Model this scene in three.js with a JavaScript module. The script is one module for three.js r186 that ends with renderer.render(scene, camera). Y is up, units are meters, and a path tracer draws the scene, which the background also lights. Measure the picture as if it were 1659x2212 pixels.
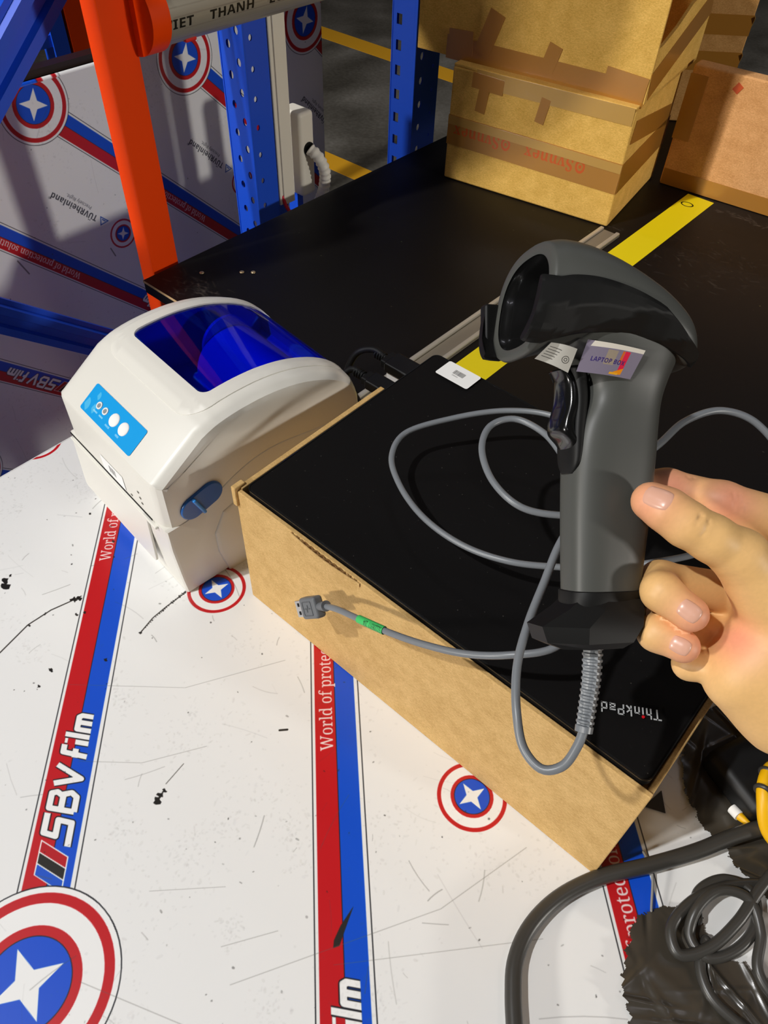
import * as THREE from 'three';
import { RoundedBoxGeometry } from 'three/addons/geometries/RoundedBoxGeometry.js';
import { mergeGeometries, mergeVertices, toCreasedNormals } from 'three/addons/utils/BufferGeometryUtils.js';
import { RectAreaLightUniformsLib } from 'three/addons/lights/RectAreaLightUniformsLib.js';
import { Brush, Evaluator, SUBTRACTION } from 'three-bvh-csg';

// ---------------------------------------------------------------- camera, lamps, exposure
RectAreaLightUniformsLib.init();
const scene = new THREE.Scene();
scene.background = new THREE.Color(0x000000);
const camera = new THREE.PerspectiveCamera(67.815, 1659 / 2212, 0.02, 60);
camera.position.set(0.32058, 0.54509, 0.22846);
camera.rotation.set(-0.84387, 0.6891, 0.04485, 'YXZ');
camera.updateMatrixWorld();
const renderer = new THREE.WebGLRenderer({ antialias: true });
renderer.toneMapping = THREE.LinearToneMapping;
renderer.toneMappingExposure = 1.0;
renderer.shadowMap.enabled = true;

const KEY_POS = new THREE.Vector3(-1.30, 4.73, 3.03), KEY_AIM = new THREE.Vector3(0.05, 0.0, -0.12);
const key = new THREE.SpotLight(0xffffff, 64, 0, 0.6, 0.4, 2);
key.position.copy(KEY_POS); key.target.position.copy(KEY_AIM);
key.castShadow = true; key.shadow.radius = 3.6; key.shadow.mapSize.set(2048, 2048);
scene.add(key, key.target);
const CEIL_LAMPS = [[2.4, -0.8, 4], [-2.4, -3.4, 4], [-3.2, 1.4, 4], [2.6, 3.4, 3], [0.2, -6.0, 6]];
const ceilLights = CEIL_LAMPS.map(([x, z, power]) => {
  const l = new THREE.RectAreaLight(0xf6f4ff, power, 1.5, 0.36);
  l.position.set(x, 4.92, z); l.lookAt(x, 0, z); scene.add(l); return l;
});

const FILL_LAMPS = [[5.75, 1.25, -1.3, 36], [-1.6, 1.75, 4.8, 46]]; // added unseen fill lamps that brighten cartons and partition: x, y, z, candela
for (const [x, y, z, cd] of FILL_LAMPS) { const f = new THREE.SpotLight(0xfffaf2, cd, 0, 0.75, 0.5, 2); f.position.set(x, y, z); f.target.position.set(-0.25, 0, -0.4); f.castShadow = true; f.shadow.radius = 11; scene.add(f, f.target); }

// ---------------------------------------------------------------- helpers
function rng(seed) { let s = seed >>> 0; return () => { s = (s + 0x6D2B79F5) >>> 0; let t = Math.imul(s ^ (s >>> 15), 1 | s); t = (t + Math.imul(t ^ (t >>> 7), 61 | t)) ^ t; return ((t ^ (t >>> 14)) >>> 0) / 4294967296; }; }
const taken = {};
function numbered(n) { if (!(n in taken)) { taken[n] = 0; return n; } taken[n]++; return n + '_' + String(taken[n]).padStart(3, '0'); }
const V = (x, y, z) => new THREE.Vector3(x, y, z);
function thing(name, label, category, pos = [0, 0, 0], turn = 0, group) {
  const o = new THREE.Group(); o.name = numbered(name); o.position.set(...pos); o.rotation.y = turn;
  o.userData = { label, category }; if (group) o.userData.group = group; scene.add(o); return o;
}
function mesh(name, geo, mat, parent, label) {
  const m = new THREE.Mesh(geo, mat); m.name = name; m.castShadow = true; m.receiveShadow = true; parent.add(m);
  if (label) m.userData.label = label; return m;
}
function structure(name, geo, mat, parent = scene) { const m = mesh(name, geo, mat, parent); if (parent === scene) m.userData.kind = 'structure'; return m; }
const std = (color, roughness = 0.6, metalness = 0, extra = {}) => new THREE.MeshStandardMaterial({ color, roughness, metalness, ...extra });
const phys = (color, roughness = 0.5, extra = {}) => new THREE.MeshPhysicalMaterial({ color, roughness, ...extra });
// box with uv in metres (dominant axis)
function uvMetres(g, scale = 1) {
  if (g.index) g = g.toNonIndexed();
  const p = g.attributes.position, n = g.attributes.normal, uv = new Float32Array(p.count * 2);
  for (let i = 0; i < p.count; i++) {
    const ax = Math.abs(n.getX(i)), ay = Math.abs(n.getY(i)), az = Math.abs(n.getZ(i));
    let a, b; if (ay >= ax && ay >= az) { a = p.getX(i); b = -p.getZ(i); } else if (ax >= az) { a = -p.getZ(i); b = p.getY(i); } else { a = p.getX(i); b = p.getY(i); }
    uv[2 * i] = a * scale; uv[2 * i + 1] = b * scale;
  }
  g.setAttribute('uv', new THREE.BufferAttribute(uv, 2)); return g;
}
// box from min/max corner
function bx(x0, y0, z0, x1, y1, z1, r = 0) {
  const w = x1 - x0, h = y1 - y0, d = z1 - z0;
  const g = r > 0 ? new RoundedBoxGeometry(w, h, d, 2, Math.min(r, w / 2.02, h / 2.02, d / 2.02)) : new THREE.BoxGeometry(w, h, d);
  g.translate((x0 + x1) / 2, (y0 + y1) / 2, (z0 + z1) / 2); return uvMetres(g);
}
function cyl(r0, r1, h, seg = 24, open = false) { return new THREE.CylinderGeometry(r0, r1, h, seg, 1, open); }
// cylinder between two points
function rod(a, b, r, seg = 20, r2 = r) {
  a = V(...a); b = V(...b); const d = b.clone().sub(a); const g = cyl(r2, r, d.length(), seg);
  g.applyQuaternion(new THREE.Quaternion().setFromUnitVectors(V(0, 1, 0), d.clone().normalize())); g.translate((a.x + b.x) / 2, (a.y + b.y) / 2, (a.z + b.z) / 2); return g;
}
function tube(pts, r, seg = 200, rad = 12, closed = false) {
  const c = new THREE.CatmullRomCurve3(pts.map((p) => (p.isVector3 ? p : V(...p))), closed, 'centripetal');
  const g = new THREE.TubeGeometry(c, seg, r, rad, closed);
  if (closed) return g;
  const parts = [g];
  for (const t of [0, 1]) { const s = new THREE.SphereGeometry(r, rad, 8); s.translate(...c.getPoint(t).toArray()); parts.push(s); }
  return mergeGeometries(parts);
}
// loft through closed rings of equal length (arrays of [x,y,z]); caps at the ends
function loft(rings, capA = true, capB = true, closedRing = true) {
  const n = rings[0].length, pos = [], idx = [];
  for (const r of rings) for (const p of r) pos.push(p[0], p[1], p[2]);
  const m = closedRing ? n : n - 1;
  for (let i = 0; i + 1 < rings.length; i++) for (let j = 0; j < m; j++) {
    const a = i * n + j, b = i * n + (j + 1) % n, c = a + n, d = b + n; idx.push(a, b, c, b, d, c);
  }
  const cap = (k, flip) => { const r = rings[k]; const c = [0, 1, 2].map((q) => r.reduce((s, p) => s + p[q], 0) / n); const ci = pos.length / 3; pos.push(...c);
    for (let j = 0; j < n; j++) { const a = k * n + j, b = k * n + (j + 1) % n; flip ? idx.push(ci, b, a) : idx.push(ci, a, b); } };
  if (capA) cap(0, true); if (capB) cap(rings.length - 1, false);
  const g = new THREE.BufferGeometry(); g.setAttribute('position', new THREE.Float32BufferAttribute(pos, 3)); g.setIndex(idx);
  g.computeVertexNormals(); return g;
}
const crease = (g, deg = 35) => toCreasedNormals(g, THREE.MathUtils.degToRad(deg));
function superRing(cx, cy, hx, hy, pw, n, place) { // ring of n points of a superellipse, place(a,b)->[x,y,z]
  const r = []; for (let i = 0; i < n; i++) { const t = (i / n) * Math.PI * 2, c = Math.cos(t), s = Math.sin(t);
    r.push(place(cx + hx * Math.sign(c) * Math.pow(Math.abs(c), 2 / pw), cy + hy * Math.sign(s) * Math.pow(Math.abs(s), 2 / pw))); } return r;
}
function roundedRect(x0, y0, x1, y1, r) {
  const s = new THREE.Shape(); s.moveTo(x0 + r, y0); s.lineTo(x1 - r, y0); s.absarc(x1 - r, y0 + r, r, -Math.PI / 2, 0); s.lineTo(x1, y1 - r); s.absarc(x1 - r, y1 - r, r, 0, Math.PI / 2);
  s.lineTo(x0 + r, y1); s.absarc(x0 + r, y1 - r, r, Math.PI / 2, Math.PI); s.lineTo(x0, y0 + r); s.absarc(x0 + r, y0 + r, r, Math.PI, Math.PI * 1.5); return s;
}
function extrude(shape, depth, bevel = 0, seg = 2, curve = 10) {
  return new THREE.ExtrudeGeometry(shape, { depth: depth - 2 * bevel, bevelEnabled: bevel > 0, bevelSize: bevel, bevelThickness: bevel, bevelOffset: -bevel, bevelSegments: seg, curveSegments: curve });
}
function canvasOf(w, h) { const c = document.createElement('canvas'); c.width = w; c.height = h; return [c, c.getContext('2d')]; }
function texOf(c, repeat = false) { const t = new THREE.CanvasTexture(c); t.colorSpace = THREE.SRGBColorSpace; t.magFilter = THREE.LinearFilter; t.anisotropy = 8; if (repeat) t.wrapS = t.wrapT = THREE.RepeatWrapping; return t; }
// small tileable noise map; base sRGB triple, amplitude, streak direction
function noiseTex(base, amp, seed, size = 256, streak = 1, blot = 0) {
  const [c, x] = canvasOf(size, size), R = rng(seed), im = x.createImageData(size, size), lo = [];
  const L = 16; for (let i = 0; i < L * L; i++) lo.push(R() - 0.5);
  const low = (u, v) => { const a = Math.floor(u) % L, b = Math.floor(v) % L, fu = u - Math.floor(u), fv = v - Math.floor(v), g = (i, j) => lo[((j + L) % L) * L + ((i + L) % L)];
    return (g(a, b) * (1 - fu) + g(a + 1, b) * fu) * (1 - fv) + (g(a, b + 1) * (1 - fu) + g(a + 1, b + 1) * fu) * fv; };
  for (let j = 0; j < size; j++) { let s = 0; for (let i = 0; i < size; i++) { if (i % streak === 0) s = R() - 0.5;
    const n = s * amp + (R() - 0.5) * amp * 0.5 + low(i / size * L, j / size * L) * blot; const k = 4 * (j * size + i);
    for (let q = 0; q < 3; q++) im.data[k + q] = Math.max(0, Math.min(255, base[q] + n)); im.data[k + 3] = 255; } }
  x.putImageData(im, 0, 0); return texOf(c, true);
}

// ---------------------------------------------------------------- materials
function cardMat(base, seed, repeat = 9) { const t = noiseTex(base, 22, seed, 256, 3, 16); t.repeat.set(repeat, repeat); return new THREE.MeshStandardMaterial({ map: t, roughness: 0.86 }); }
const M = {
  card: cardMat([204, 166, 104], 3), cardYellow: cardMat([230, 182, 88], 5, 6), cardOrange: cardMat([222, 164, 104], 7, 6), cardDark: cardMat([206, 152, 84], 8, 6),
  cardIn: std(0xa07444, 0.9), flute: std(0x8a6434, 0.9),
  tape: phys(0xb0782c, 0.28, { clearcoat: 0.6, clearcoatRoughness: 0.2 }), tapeClear: phys(0xc4984c, 0.22, { clearcoat: 0.8, clearcoatRoughness: 0.15 }),
  black: phys(0x0a0a0b, 0.55, { specularIntensity: 0.4 }), blackGloss: phys(0x141414, 0.24, { clearcoat: 0.5 }), blackRubber: phys(0x0c0c0c, 0.6, { specularIntensity: 0.6 }), blackPlastic: phys(0x0d0d0d, 0.42, { specularIntensity: 0.6 }),
  lid: std(0x0b0a0a, 0.62), laptopSide: phys(0x0d0d0d, 0.4, { specularIntensity: 0.5 }), logoGrey: std(0xb9bcbd, 0.45, 0.1), ledRed: std(0xd40c1c, 0.4),
  white: std(0xe9e6dc, 0.42), whitePrinter: phys(0xe7e4da, 0.38, { clearcoat: 0.15, clearcoatRoughness: 0.3 }), paper: std(0xf3f2ee, 0.7),
  blueKnob: phys(0x0f5fb0, 0.3, { clearcoat: 0.3 }), blueFin: phys(0x1f86dc, 0.3, { clearcoat: 0.3 }), blueGlass: phys(0x1444e6, 0.05, { transmission: 1, thickness: 0, ior: 1.45 }),
  scanGrey: phys(0x4b4c48, 0.44, { specularIntensity: 0.8 }), scanBlack: phys(0x0e0e0d, 0.52, { specularIntensity: 0.6 }), trigger: phys(0x101010, 0.2, { clearcoat: 0.4 }),
  cable: phys(0x767a7e, 0.36), cableDark: phys(0x3b3935, 0.36), usb: std(0x64676a, 0.5), chrome: std(0xcfcfcf, 0.25, 1), green: std(0x2fb457, 0.5),
  orange: phys(0xf84600, 0.45, { specularIntensity: 0.35 }), blue: std(0x1350d6, 0.42), blueDeep: std(0x1350d6, 0.42), alu: std(0xc9c3b4, 0.38, 0.55), aluDark: std(0x8f8676, 0.5, 0.4),
  steel: std(0x9c978b, 0.45, 0.5), yellowTape: std(0xf2da08, 0.5), screw: std(0xc9b28c, 0.35, 0.7), trunk: std(0xe9e3d4, 0.5), conduit: std(0xf0ede2, 0.5),
  floorYellow: std(0xe0a211, 0.7), redCord: std(0xe2283c, 0.5), yellowCord: std(0xf2b807, 0.45), woodEdge: std(0xc9a778, 0.7),
};
// film print ------------------------------------------------------------------
const FA = THREE.MathUtils.degToRad(44.3), FC = Math.cos(FA), FS = Math.sin(FA);
const RED = '#c4141c', BLUE = '#0b4fd0', INK = '#14151a', SHEET = '#f1f1ef';
function filmCanvas(w, h, ppm, x0, y0) {
  const [c, x] = canvasOf(w, h); x.fillStyle = SHEET; x.fillRect(0, 0, w, h);
  const P = (u, v) => [((u * FC + v * FS) - x0) * ppm, ((u * FS - v * FC) - y0) * ppm];
  const W = (a, b) => [(a - x0) * ppm, (b - y0) * ppm];
  const strip = (v0, v1, u0, u1, col) => { x.fillStyle = col; x.beginPath(); [[u0, v0], [u1, v0], [u1, v1], [u0, v1]].forEach(([u, v], i) => { const p = P(u, v); i ? x.lineTo(...p) : x.moveTo(...p); }); x.closePath(); x.fill(); };
  const disc = (u, v, r, col) => { x.fillStyle = col; x.beginPath(); x.arc(...P(u, v), r * ppm, 0, 7); x.fill(); };
  // local frame for lettering: x reads towards -u, y points to +v; units are millimetres
  const frame = (u, v, fn) => { x.save(); x.translate(...P(u, v)); x.rotate(Math.PI + FA); x.scale(ppm / 1000, ppm / 1000); fn(); x.restore(); };
  const stripe = (vl, u0, u1, k = 1) => { strip(vl, vl + 0.0007, u0, u1, INK); strip(vl + 0.0029 * k, vl + 0.0186 * k, u0, u1, RED); strip(vl + 0.0186 * k, vl + 0.0340 * k, u0, u1, BLUE); strip(vl + 0.0183 * k, vl + 0.0188 * k, u0, u1, INK); strip(vl + 0.0368 * k, vl + 0.0375 * k, u0, u1, INK); };
  const spark = (u, v, r) => { x.fillStyle = '#f6f6f4'; x.beginPath(); const [cx, cy] = P(u, v); for (let i = 0; i < 8; i++) { const a = i * Math.PI / 4 + 0.3, q = (i % 2 ? 0.36 : 1) * r * ppm; const p = [cx + q * Math.cos(a), cy + q * Math.sin(a)]; i ? x.lineTo(...p) : x.moveTo(...p); } x.closePath(); x.fill(); };
  const bigRound = (u, v, k = 1) => { disc(u, v, 0.0563 * k, INK); disc(u, v, 0.0556 * k, '#f6f6f4'); disc(u, v, 0.0520 * k, RED); disc(u, v, 0.0458 * k, '#f6f6f4'); disc(u, v, 0.0326 * k, RED); disc(u, v, 0.0268 * k, INK); disc(u, v, 0.0263 * k, BLUE); spark(u, v, 0.0225 * k); };
  const smallRound = (u, v, k = 1) => { disc(u, v, 0.0252 * k, RED); disc(u, v, 0.0224 * k, '#f6f6f4'); disc(u, v, 0.0155 * k, RED); disc(u, v, 0.0130 * k, INK); disc(u, v, 0.0126 * k, BLUE); spark(u, v, 0.0112 * k); };
  const motto = (u, vl, k = 1) => frame(u, vl + 0.0107 * k, () => { x.fillStyle = '#f2dfdc'; x.font = '12.6px serif'; x.textBaseline = 'middle'; const t = 'World of protection solution'; const wd = x.measureText('World of').width; x.scale(49.5 * k / wd, k * 1.05); x.fillText(t, 0, 0.6); });
  // hand-drawn wordmark in thick outlined strokes
  const wordmark = (uS, vl, k = 1) => frame(uS, vl + 0.0186 * k, () => {
    x.scale(k, k * 1.12); x.transform(1, 0, -0.26, 1, 0, 0);
    const L = [ [[22, -8.5], [8.5, -8.5], [7.5, -1], [18.5, -1], [18, 7.5], [2, 7.5]], [[25.5, 7.5], [25.5, -8.5], [36, -8.5], [37.5, -5], [35, -1], [26, -1], [36.5, -1], [38.5, 4], [36, 7.5], [25.5, 7.5]], [[43, -8.8], [49.5, 8], [57, -8.8]],
      [[73, -7], [67, -7], [66, 9]], [[64, 1], [71, 1]], [[76, -0.5], [76, 8.5]], [[76, -7.5], [76, -5.5]], [[81, -8], [81, 8.5]], [[86, 8.5], [86, -1], [96, -1], [97.5, 1], [97.5, 8.5]], [[91.8, -1], [91.8, 8.5]] ];
    x.lineJoin = 'round'; x.lineCap = 'butt';
    for (const [col, wd] of [[INK, 5.4], ['#f7f7f5', 4.0]]) { x.strokeStyle = col; x.lineWidth = wd; for (const l of L) { x.beginPath(); l.forEach((p, i) => (i ? x.lineTo(...p) : x.moveTo(...p))); x.stroke(); } }
    const bar = (a, col) => { x.fillStyle = '#f7f7f5'; x.beginPath(); x.moveTo(a, -9); x.lineTo(a + 8.2, -9); x.lineTo(a + 8.2, 9.5); x.lineTo(a, 9.5); x.closePath(); x.fill(); x.fillStyle = col; x.fillRect(a + 0.7, -8.2, 6.6, 16.9); };
    x.transform(1, 0, -0.42, 1, 0, 0); bar(-23, '#1a55cc'); bar(-15.6, '#26241f'); bar(-8.2, '#b8161e');
  });
  const tuv = (u, v, k = 1) => frame(u, v, () => { x.scale(k, k); x.strokeStyle = '#2a55b0'; x.lineWidth = 1.5; x.beginPath(); x.moveTo(0, 5); x.lineTo(8.5, -6); x.lineTo(15, 5); x.closePath(); x.stroke(); x.beginPath(); x.moveTo(4, 2.6); x.lineTo(11, 2.6); x.stroke();
    x.fillStyle = '#3c3d44'; x.font = 'bold 13px sans-serif'; x.textBaseline = 'alphabetic'; x.save(); x.translate(20, 4); x.scale(0.98, 1); x.fillText('T\u00dcVRheinland', 0, 0); x.restore(); x.font = '7px sans-serif'; x.fillText('Precisely Right.', 36, 12); x.font = '5px sans-serif'; x.fillText('\u00ae', 104, -4); });
  return { c, x, P, W, strip, disc, stripe, bigRound, smallRound, motto, wordmark, tuv };
}
function scuffs(F, w, h, n, seed, dark) {
  const R = rng(seed), x = F.x; x.lineCap = 'round';
  for (let i = 0; i < n; i++) { const a = R() * Math.PI * 2, l = (8 + R() * R() * 120) * w / 2048, px = R() * w, py = R() * h, b = (R() - 0.5) * 0.5; x.strokeStyle = `rgba(90,88,84,${0.08 + R() * 0.35 * dark})`; x.lineWidth = 0.6 + R() * 1.1; x.beginPath(); x.moveTo(px, py); x.quadraticCurveTo(px + l * 0.5 * Math.cos(a), py + l * 0.5 * Math.sin(a), px + l * Math.cos(a + b), py + l * Math.sin(a + b)); x.stroke(); }
  for (let i = 0; i < n * 1.5; i++) { x.fillStyle = `rgba(40,38,36,${0.2 + R() * 0.6 * dark})`; x.beginPath(); x.ellipse(R() * w, R() * h, 0.7 + R() * R() * 3.2, 0.6 + R() * 1.3, R() * 3, 0, 7); x.fill(); }
  for (let i = 0; i < n * 0.7; i++) { const g = 20 + R() * 60, px = R() * w, py = R() * h; for (let k = 0; k < 60; k++) { x.fillStyle = `rgba(116,114,108,${0.03 + R() * 0.06})`; x.beginPath(); x.ellipse(px + (R() + R() - 1) * g * 1.4, py + (R() + R() - 1) * g * 1.4, 0.8 + R() * R() * 5, 0.6 + R() * 1.6, R() * 3, 0, 7); x.fill(); } }
}

// ---------------------------------------------------------------- the hall
const floorTex = noiseTex([92, 88, 80], 16, 21, 256, 1, 60); floorTex.repeat.set(0.45, 0.45);
const wallMat = std(0x8f8a80, 0.9), ceilMat = std(0x9a978f, 0.9), floorMat = new THREE.MeshStandardMaterial({ map: floorTex, roughness: 0.55 });
const FY = -0.8, RX0 = -7, RX1 = 6, RZ0 = -9, RZ1 = 6, CY = 5.1;
const floor = structure('floor', bx(RX0, FY - 0.15, RZ0, RX1, FY, RZ1), floorMat);
structure('ceiling', bx(RX0, CY, RZ0, RX1, CY + 0.15, RZ1), ceilMat);
structure('wall_left', bx(RX0 - 0.15, FY, RZ0, RX0, CY, RZ1), wallMat); structure('wall_right', bx(RX1, FY, RZ0, RX1 + 0.15, CY, RZ1), wallMat);
structure('wall_back', bx(RX0, FY, RZ0 - 0.15, RX1, CY, RZ0), wallMat); structure('wall_front', bx(RX0, FY, RZ1, RX1, CY, RZ1 + 0.15), wallMat);
for (const [x0, z0, x1, z1] of [[-2.9, -2.0, -0.3, -1.9], [-4.2, -3.1, 1.5, -2.97]]) mesh('floor_marking', bx(x0, FY, z0, x1, FY + 0.0015, z1), M.floorYellow, floor);
CEIL_LAMPS.forEach(([x, z], i) => {
  const t = thing('ceiling_lamp', ['long white ceiling lamp above the packing bench', 'ceiling lamp over the aisle behind the rack', 'ceiling lamp nearest the corner beside the rack', 'ceiling lamp behind the photographer', 'ceiling lamp farthest down the aisle'][i], 'lamp', [x, 4.95, z], 0, 'ceiling lamps of the hall');
  mesh('housing', bx(-0.78, 0, -0.21, 0.78, 0.06, 0.21, 0.01), M.white, t);
  mesh('diffuser', bx(-0.75, -0.012, -0.18, 0.75, 0.004, 0.18), std(0xffffff, 0.6, 0, { emissive: 0xf6f4ff, emissiveIntensity: 1.5 }), t);
  mesh('hanger', rod([0, 0.05, 0], [0, 0.15, 0], 0.01, 8), M.white, t);
});
{ const t = thing('high_bay_lamp', 'round high-bay lamp behind and left of the packing bench', 'lamp', KEY_POS.toArray());
  const dir = KEY_AIM.clone().sub(KEY_POS).normalize(), q = new THREE.Quaternion().setFromUnitVectors(V(0, -1, 0), dir);
  const sh = new THREE.LatheGeometry([[0.001, 0.16], [0.03, 0.155], [0.035, 0.10], [0.055, 0.07], [0.075, 0.012], [0.078, 0.012], [0.06, 0.08], [0.04, 0.11], [0.035, 0.17], [0.001, 0.172]].map((p) => new THREE.Vector2(...p)), 28); sh.applyQuaternion(q); mesh('shade', sh, M.white, t);
  const bulb = new THREE.CylinderGeometry(0.034, 0.034, 0.006, 24); bulb.translate(0, 0.018, 0); bulb.applyQuaternion(q); mesh('bulb', bulb, std(0xffffff, 0.5, 0, { emissive: 0xfff1dc, emissiveIntensity: 3 }), t);
  mesh('cord', rod([-0.035, 0.13, 0.1], [-0.035, 0.37, 0.1], 0.004, 8), M.black, t); }

FILL_LAMPS.forEach(([x, y, z], i) => {  // housings and stands made up for the added fill lamps
  const t = thing('added_fill_lamp', ['fill lamp on a stand added out of view to the right', 'fill lamp on a stand added out of view in front'][i], 'lamp', [x, FY, z], 0, 'added fill lamps out of view');
  const d = V(-0.25 - x, -y, -0.4 - z).normalize(), q = new THREE.Quaternion().setFromUnitVectors(V(0, 0, 1), d), H = y - FY, at = (g) => { g.applyQuaternion(q); g.translate(0, H, 0); return g; };
  mesh('housing', at(bx(-0.20, -0.16, -0.09, 0.20, 0.16, -0.03, 0.01)), M.blackPlastic, t); mesh('lens', at(bx(-0.18, -0.14, -0.032, 0.18, 0.14, -0.025)), std(0xffffff, 0.5, 0, { emissive: 0xfffaf2, emissiveIntensity: 2 }), t);
  mesh('stand_pole', rod([0, 0.02, 0], [0, H - 0.1, 0].map((v, k) => v - (k === 1 ? 0 : d.getComponent(k) * 0.06)), 0.014, 12), M.blackPlastic, t); mesh('stand_foot', (() => { const g = cyl(0.16, 0.18, 0.02, 28); g.translate(0, 0.01, 0); return g; })(), M.blackPlastic, t);
});

// ---------------------------------------------------------------- film covered packing table
{ const t = thing('packing_table', 'packing table covered with white film printed with red and blue stripes', 'table', [0, FY, 0]);
  const X0 = -0.292, X1 = 0.62, Z0 = -0.2335, Z1 = 0.4505, ppm = 2048 / (X1 - X0), w = 2048, h = Math.round((Z1 - Z0) * ppm);
  const F = filmCanvas(w, h, ppm, X0, Z0), x = F.x;
  for (let k = -2; k < 4; k++) { const vl = -0.1525 + 0.1935 * (k), off = 0.19 * k; F.stripe(vl, -1.2, 1.4); F.motto(-0.047 + off, vl); F.wordmark(0.2006 + off, vl); F.bigRound(0.281 + off, vl + 0.0187); F.smallRound(-0.0107 + 0.1945 * k, -0.0397 + 0.1955 * k); F.tuv(-0.0107 + 0.1945 * k - 0.037, -0.0397 + 0.1955 * k); }
  scuffs(F, w, h, 330, 11, 1);
  const R = rng(77), line = (pts, wd, col) => { x.strokeStyle = col; x.lineWidth = wd; x.lineJoin = 'round'; x.beginPath(); pts.forEach((p, i) => { const q = F.W(...p); i ? x.lineTo(...q) : x.moveTo(...q); }); x.stroke(); };
  const blob = (a, b, r) => { x.fillStyle = '#1d1b18'; x.beginPath(); const [cx, cy] = F.W(a, b); for (let i = 0; i < 11; i++) { const an = i / 11 * 6.283, q = r * ppm * (0.25 + R() * 0.7); i ? x.lineTo(cx + q * Math.cos(an), cy + q * 0.7 * Math.sin(an)) : x.moveTo(cx + q, cy); } x.closePath(); x.fill(); };
  line([[-0.0472, 0.0928], [-0.0515, 0.0769], [-0.0524, 0.0617], [-0.0522, 0.0419]], 2.2, '#2c2823');
  for (let i = 0; i < 26; i++) { const f = i / 25; blob(-0.0475 - 0.005 * Math.sin(f * 1.7), 0.0928 - 0.051 * f, 0.0006 + 0.0014 * R() * (0.4 + f)); }
  line([[-0.1146, 0.1801], [-0.1218, 0.1507], [-0.1208, 0.1297], [-0.1167, 0.1144], [-0.1145, 0.1044]], 2.4, '#2c2823');
  for (const [a, b, r] of [[-0.1159, 0.1104, 0.005], [-0.1135, 0.107, 0.004], [-0.1715, 0.1416, 0.006], [-0.176, 0.139, 0.005], [-0.1785, 0.133, 0.003], [-0.0647, 0.1757, 0.003], [-0.0709, 0.1614, 0.003], [-0.0469, 0.127, 0.0028], [-0.1011, 0.118, 0.003], [-0.098, 0.112, 0.0022], [0.0755, 0.1697, 0.0045], [0.0743, 0.1655, 0.0055], [0.0735, 0.162, 0.003], [-0.1009, 0.0054, 0.003], [-0.1887, 0.0444, 0.002], [-0.0472, 0.0928, 0.0022], [-0.12, 0.15, 0.002], [-0.121, 0.135, 0.0022], [-0.15, 0.09, 0.0016], [-0.13, 0.06, 0.002], [-0.06, 0.025, 0.002], [-0.145, 0.05, 0.0024]]) blob(a, b, r);
  line([[0.1009, 0.0748], [0.1049, 0.0705]], 3.4, '#26231f'); line([[0.0705, 0.158], [0.068, 0.14]], 1.2, '#55524d');
  x.fillStyle = '#2b2723'; x.beginPath(); [[0.2332, 0.1535], [0.2353, 0.1500], [0.2305, 0.138], [0.2262, 0.127], [0.2278, 0.141], [0.2305, 0.1500]].forEach((p, i) => { const q = F.W(...p); i ? x.lineTo(...q) : x.moveTo(...q); }); x.closePath(); x.fill();
  for (const pts of [[[0.01, 0.19], [0.045, 0.16], [0.07, 0.12]], [[0.12, 0.21], [0.155, 0.175]], [[0.2, 0.21], [0.27, 0.09], [0.29, 0.02]], [[0.18, 0.2], [0.2, 0.17]], [[0.24, 0.16], [0.33, 0.06]], [[-0.05, 0.16], [0.02, 0.1], [0.06, 0.03]], [[0.13, 0.27], [0.2, 0.24]]]) line(pts, 0.9, 'rgba(110,108,102,0.55)');
  const filmMat = new THREE.MeshPhysicalMaterial({ map: texOf(F.c), roughness: 0.34, clearcoat: 0.25, clearcoatRoughness: 0.3 });
  const g = new THREE.PlaneGeometry(X1 - X0, Z1 - Z0); g.rotateX(-Math.PI / 2); g.translate((X0 + X1) / 2, -FY, (Z0 + Z1) / 2); mesh('film_cover', g, filmMat, t);
  mesh('film_overhang', bx(X0 - 0.0012, -FY - 0.05, Z0, X0 - 0.0002, -FY, Z1), std(0xe9e9e6, 0.4), t);
  mesh('board', bx(X0, -FY - 0.022, Z0, X1, -FY - 0.0008, Z1), M.black, t);
  for (const [a, b] of [[X0 + 0.05, Z0 + 0.05], [X1 - 0.05, Z0 + 0.05], [X0 + 0.05, Z1 - 0.05], [X1 - 0.05, Z1 - 0.05]]) mesh('leg', bx(a - 0.02, 0, b - 0.02, a + 0.02, -FY - 0.022, b + 0.02, 0.003), M.blueDeep, t);
}
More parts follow.
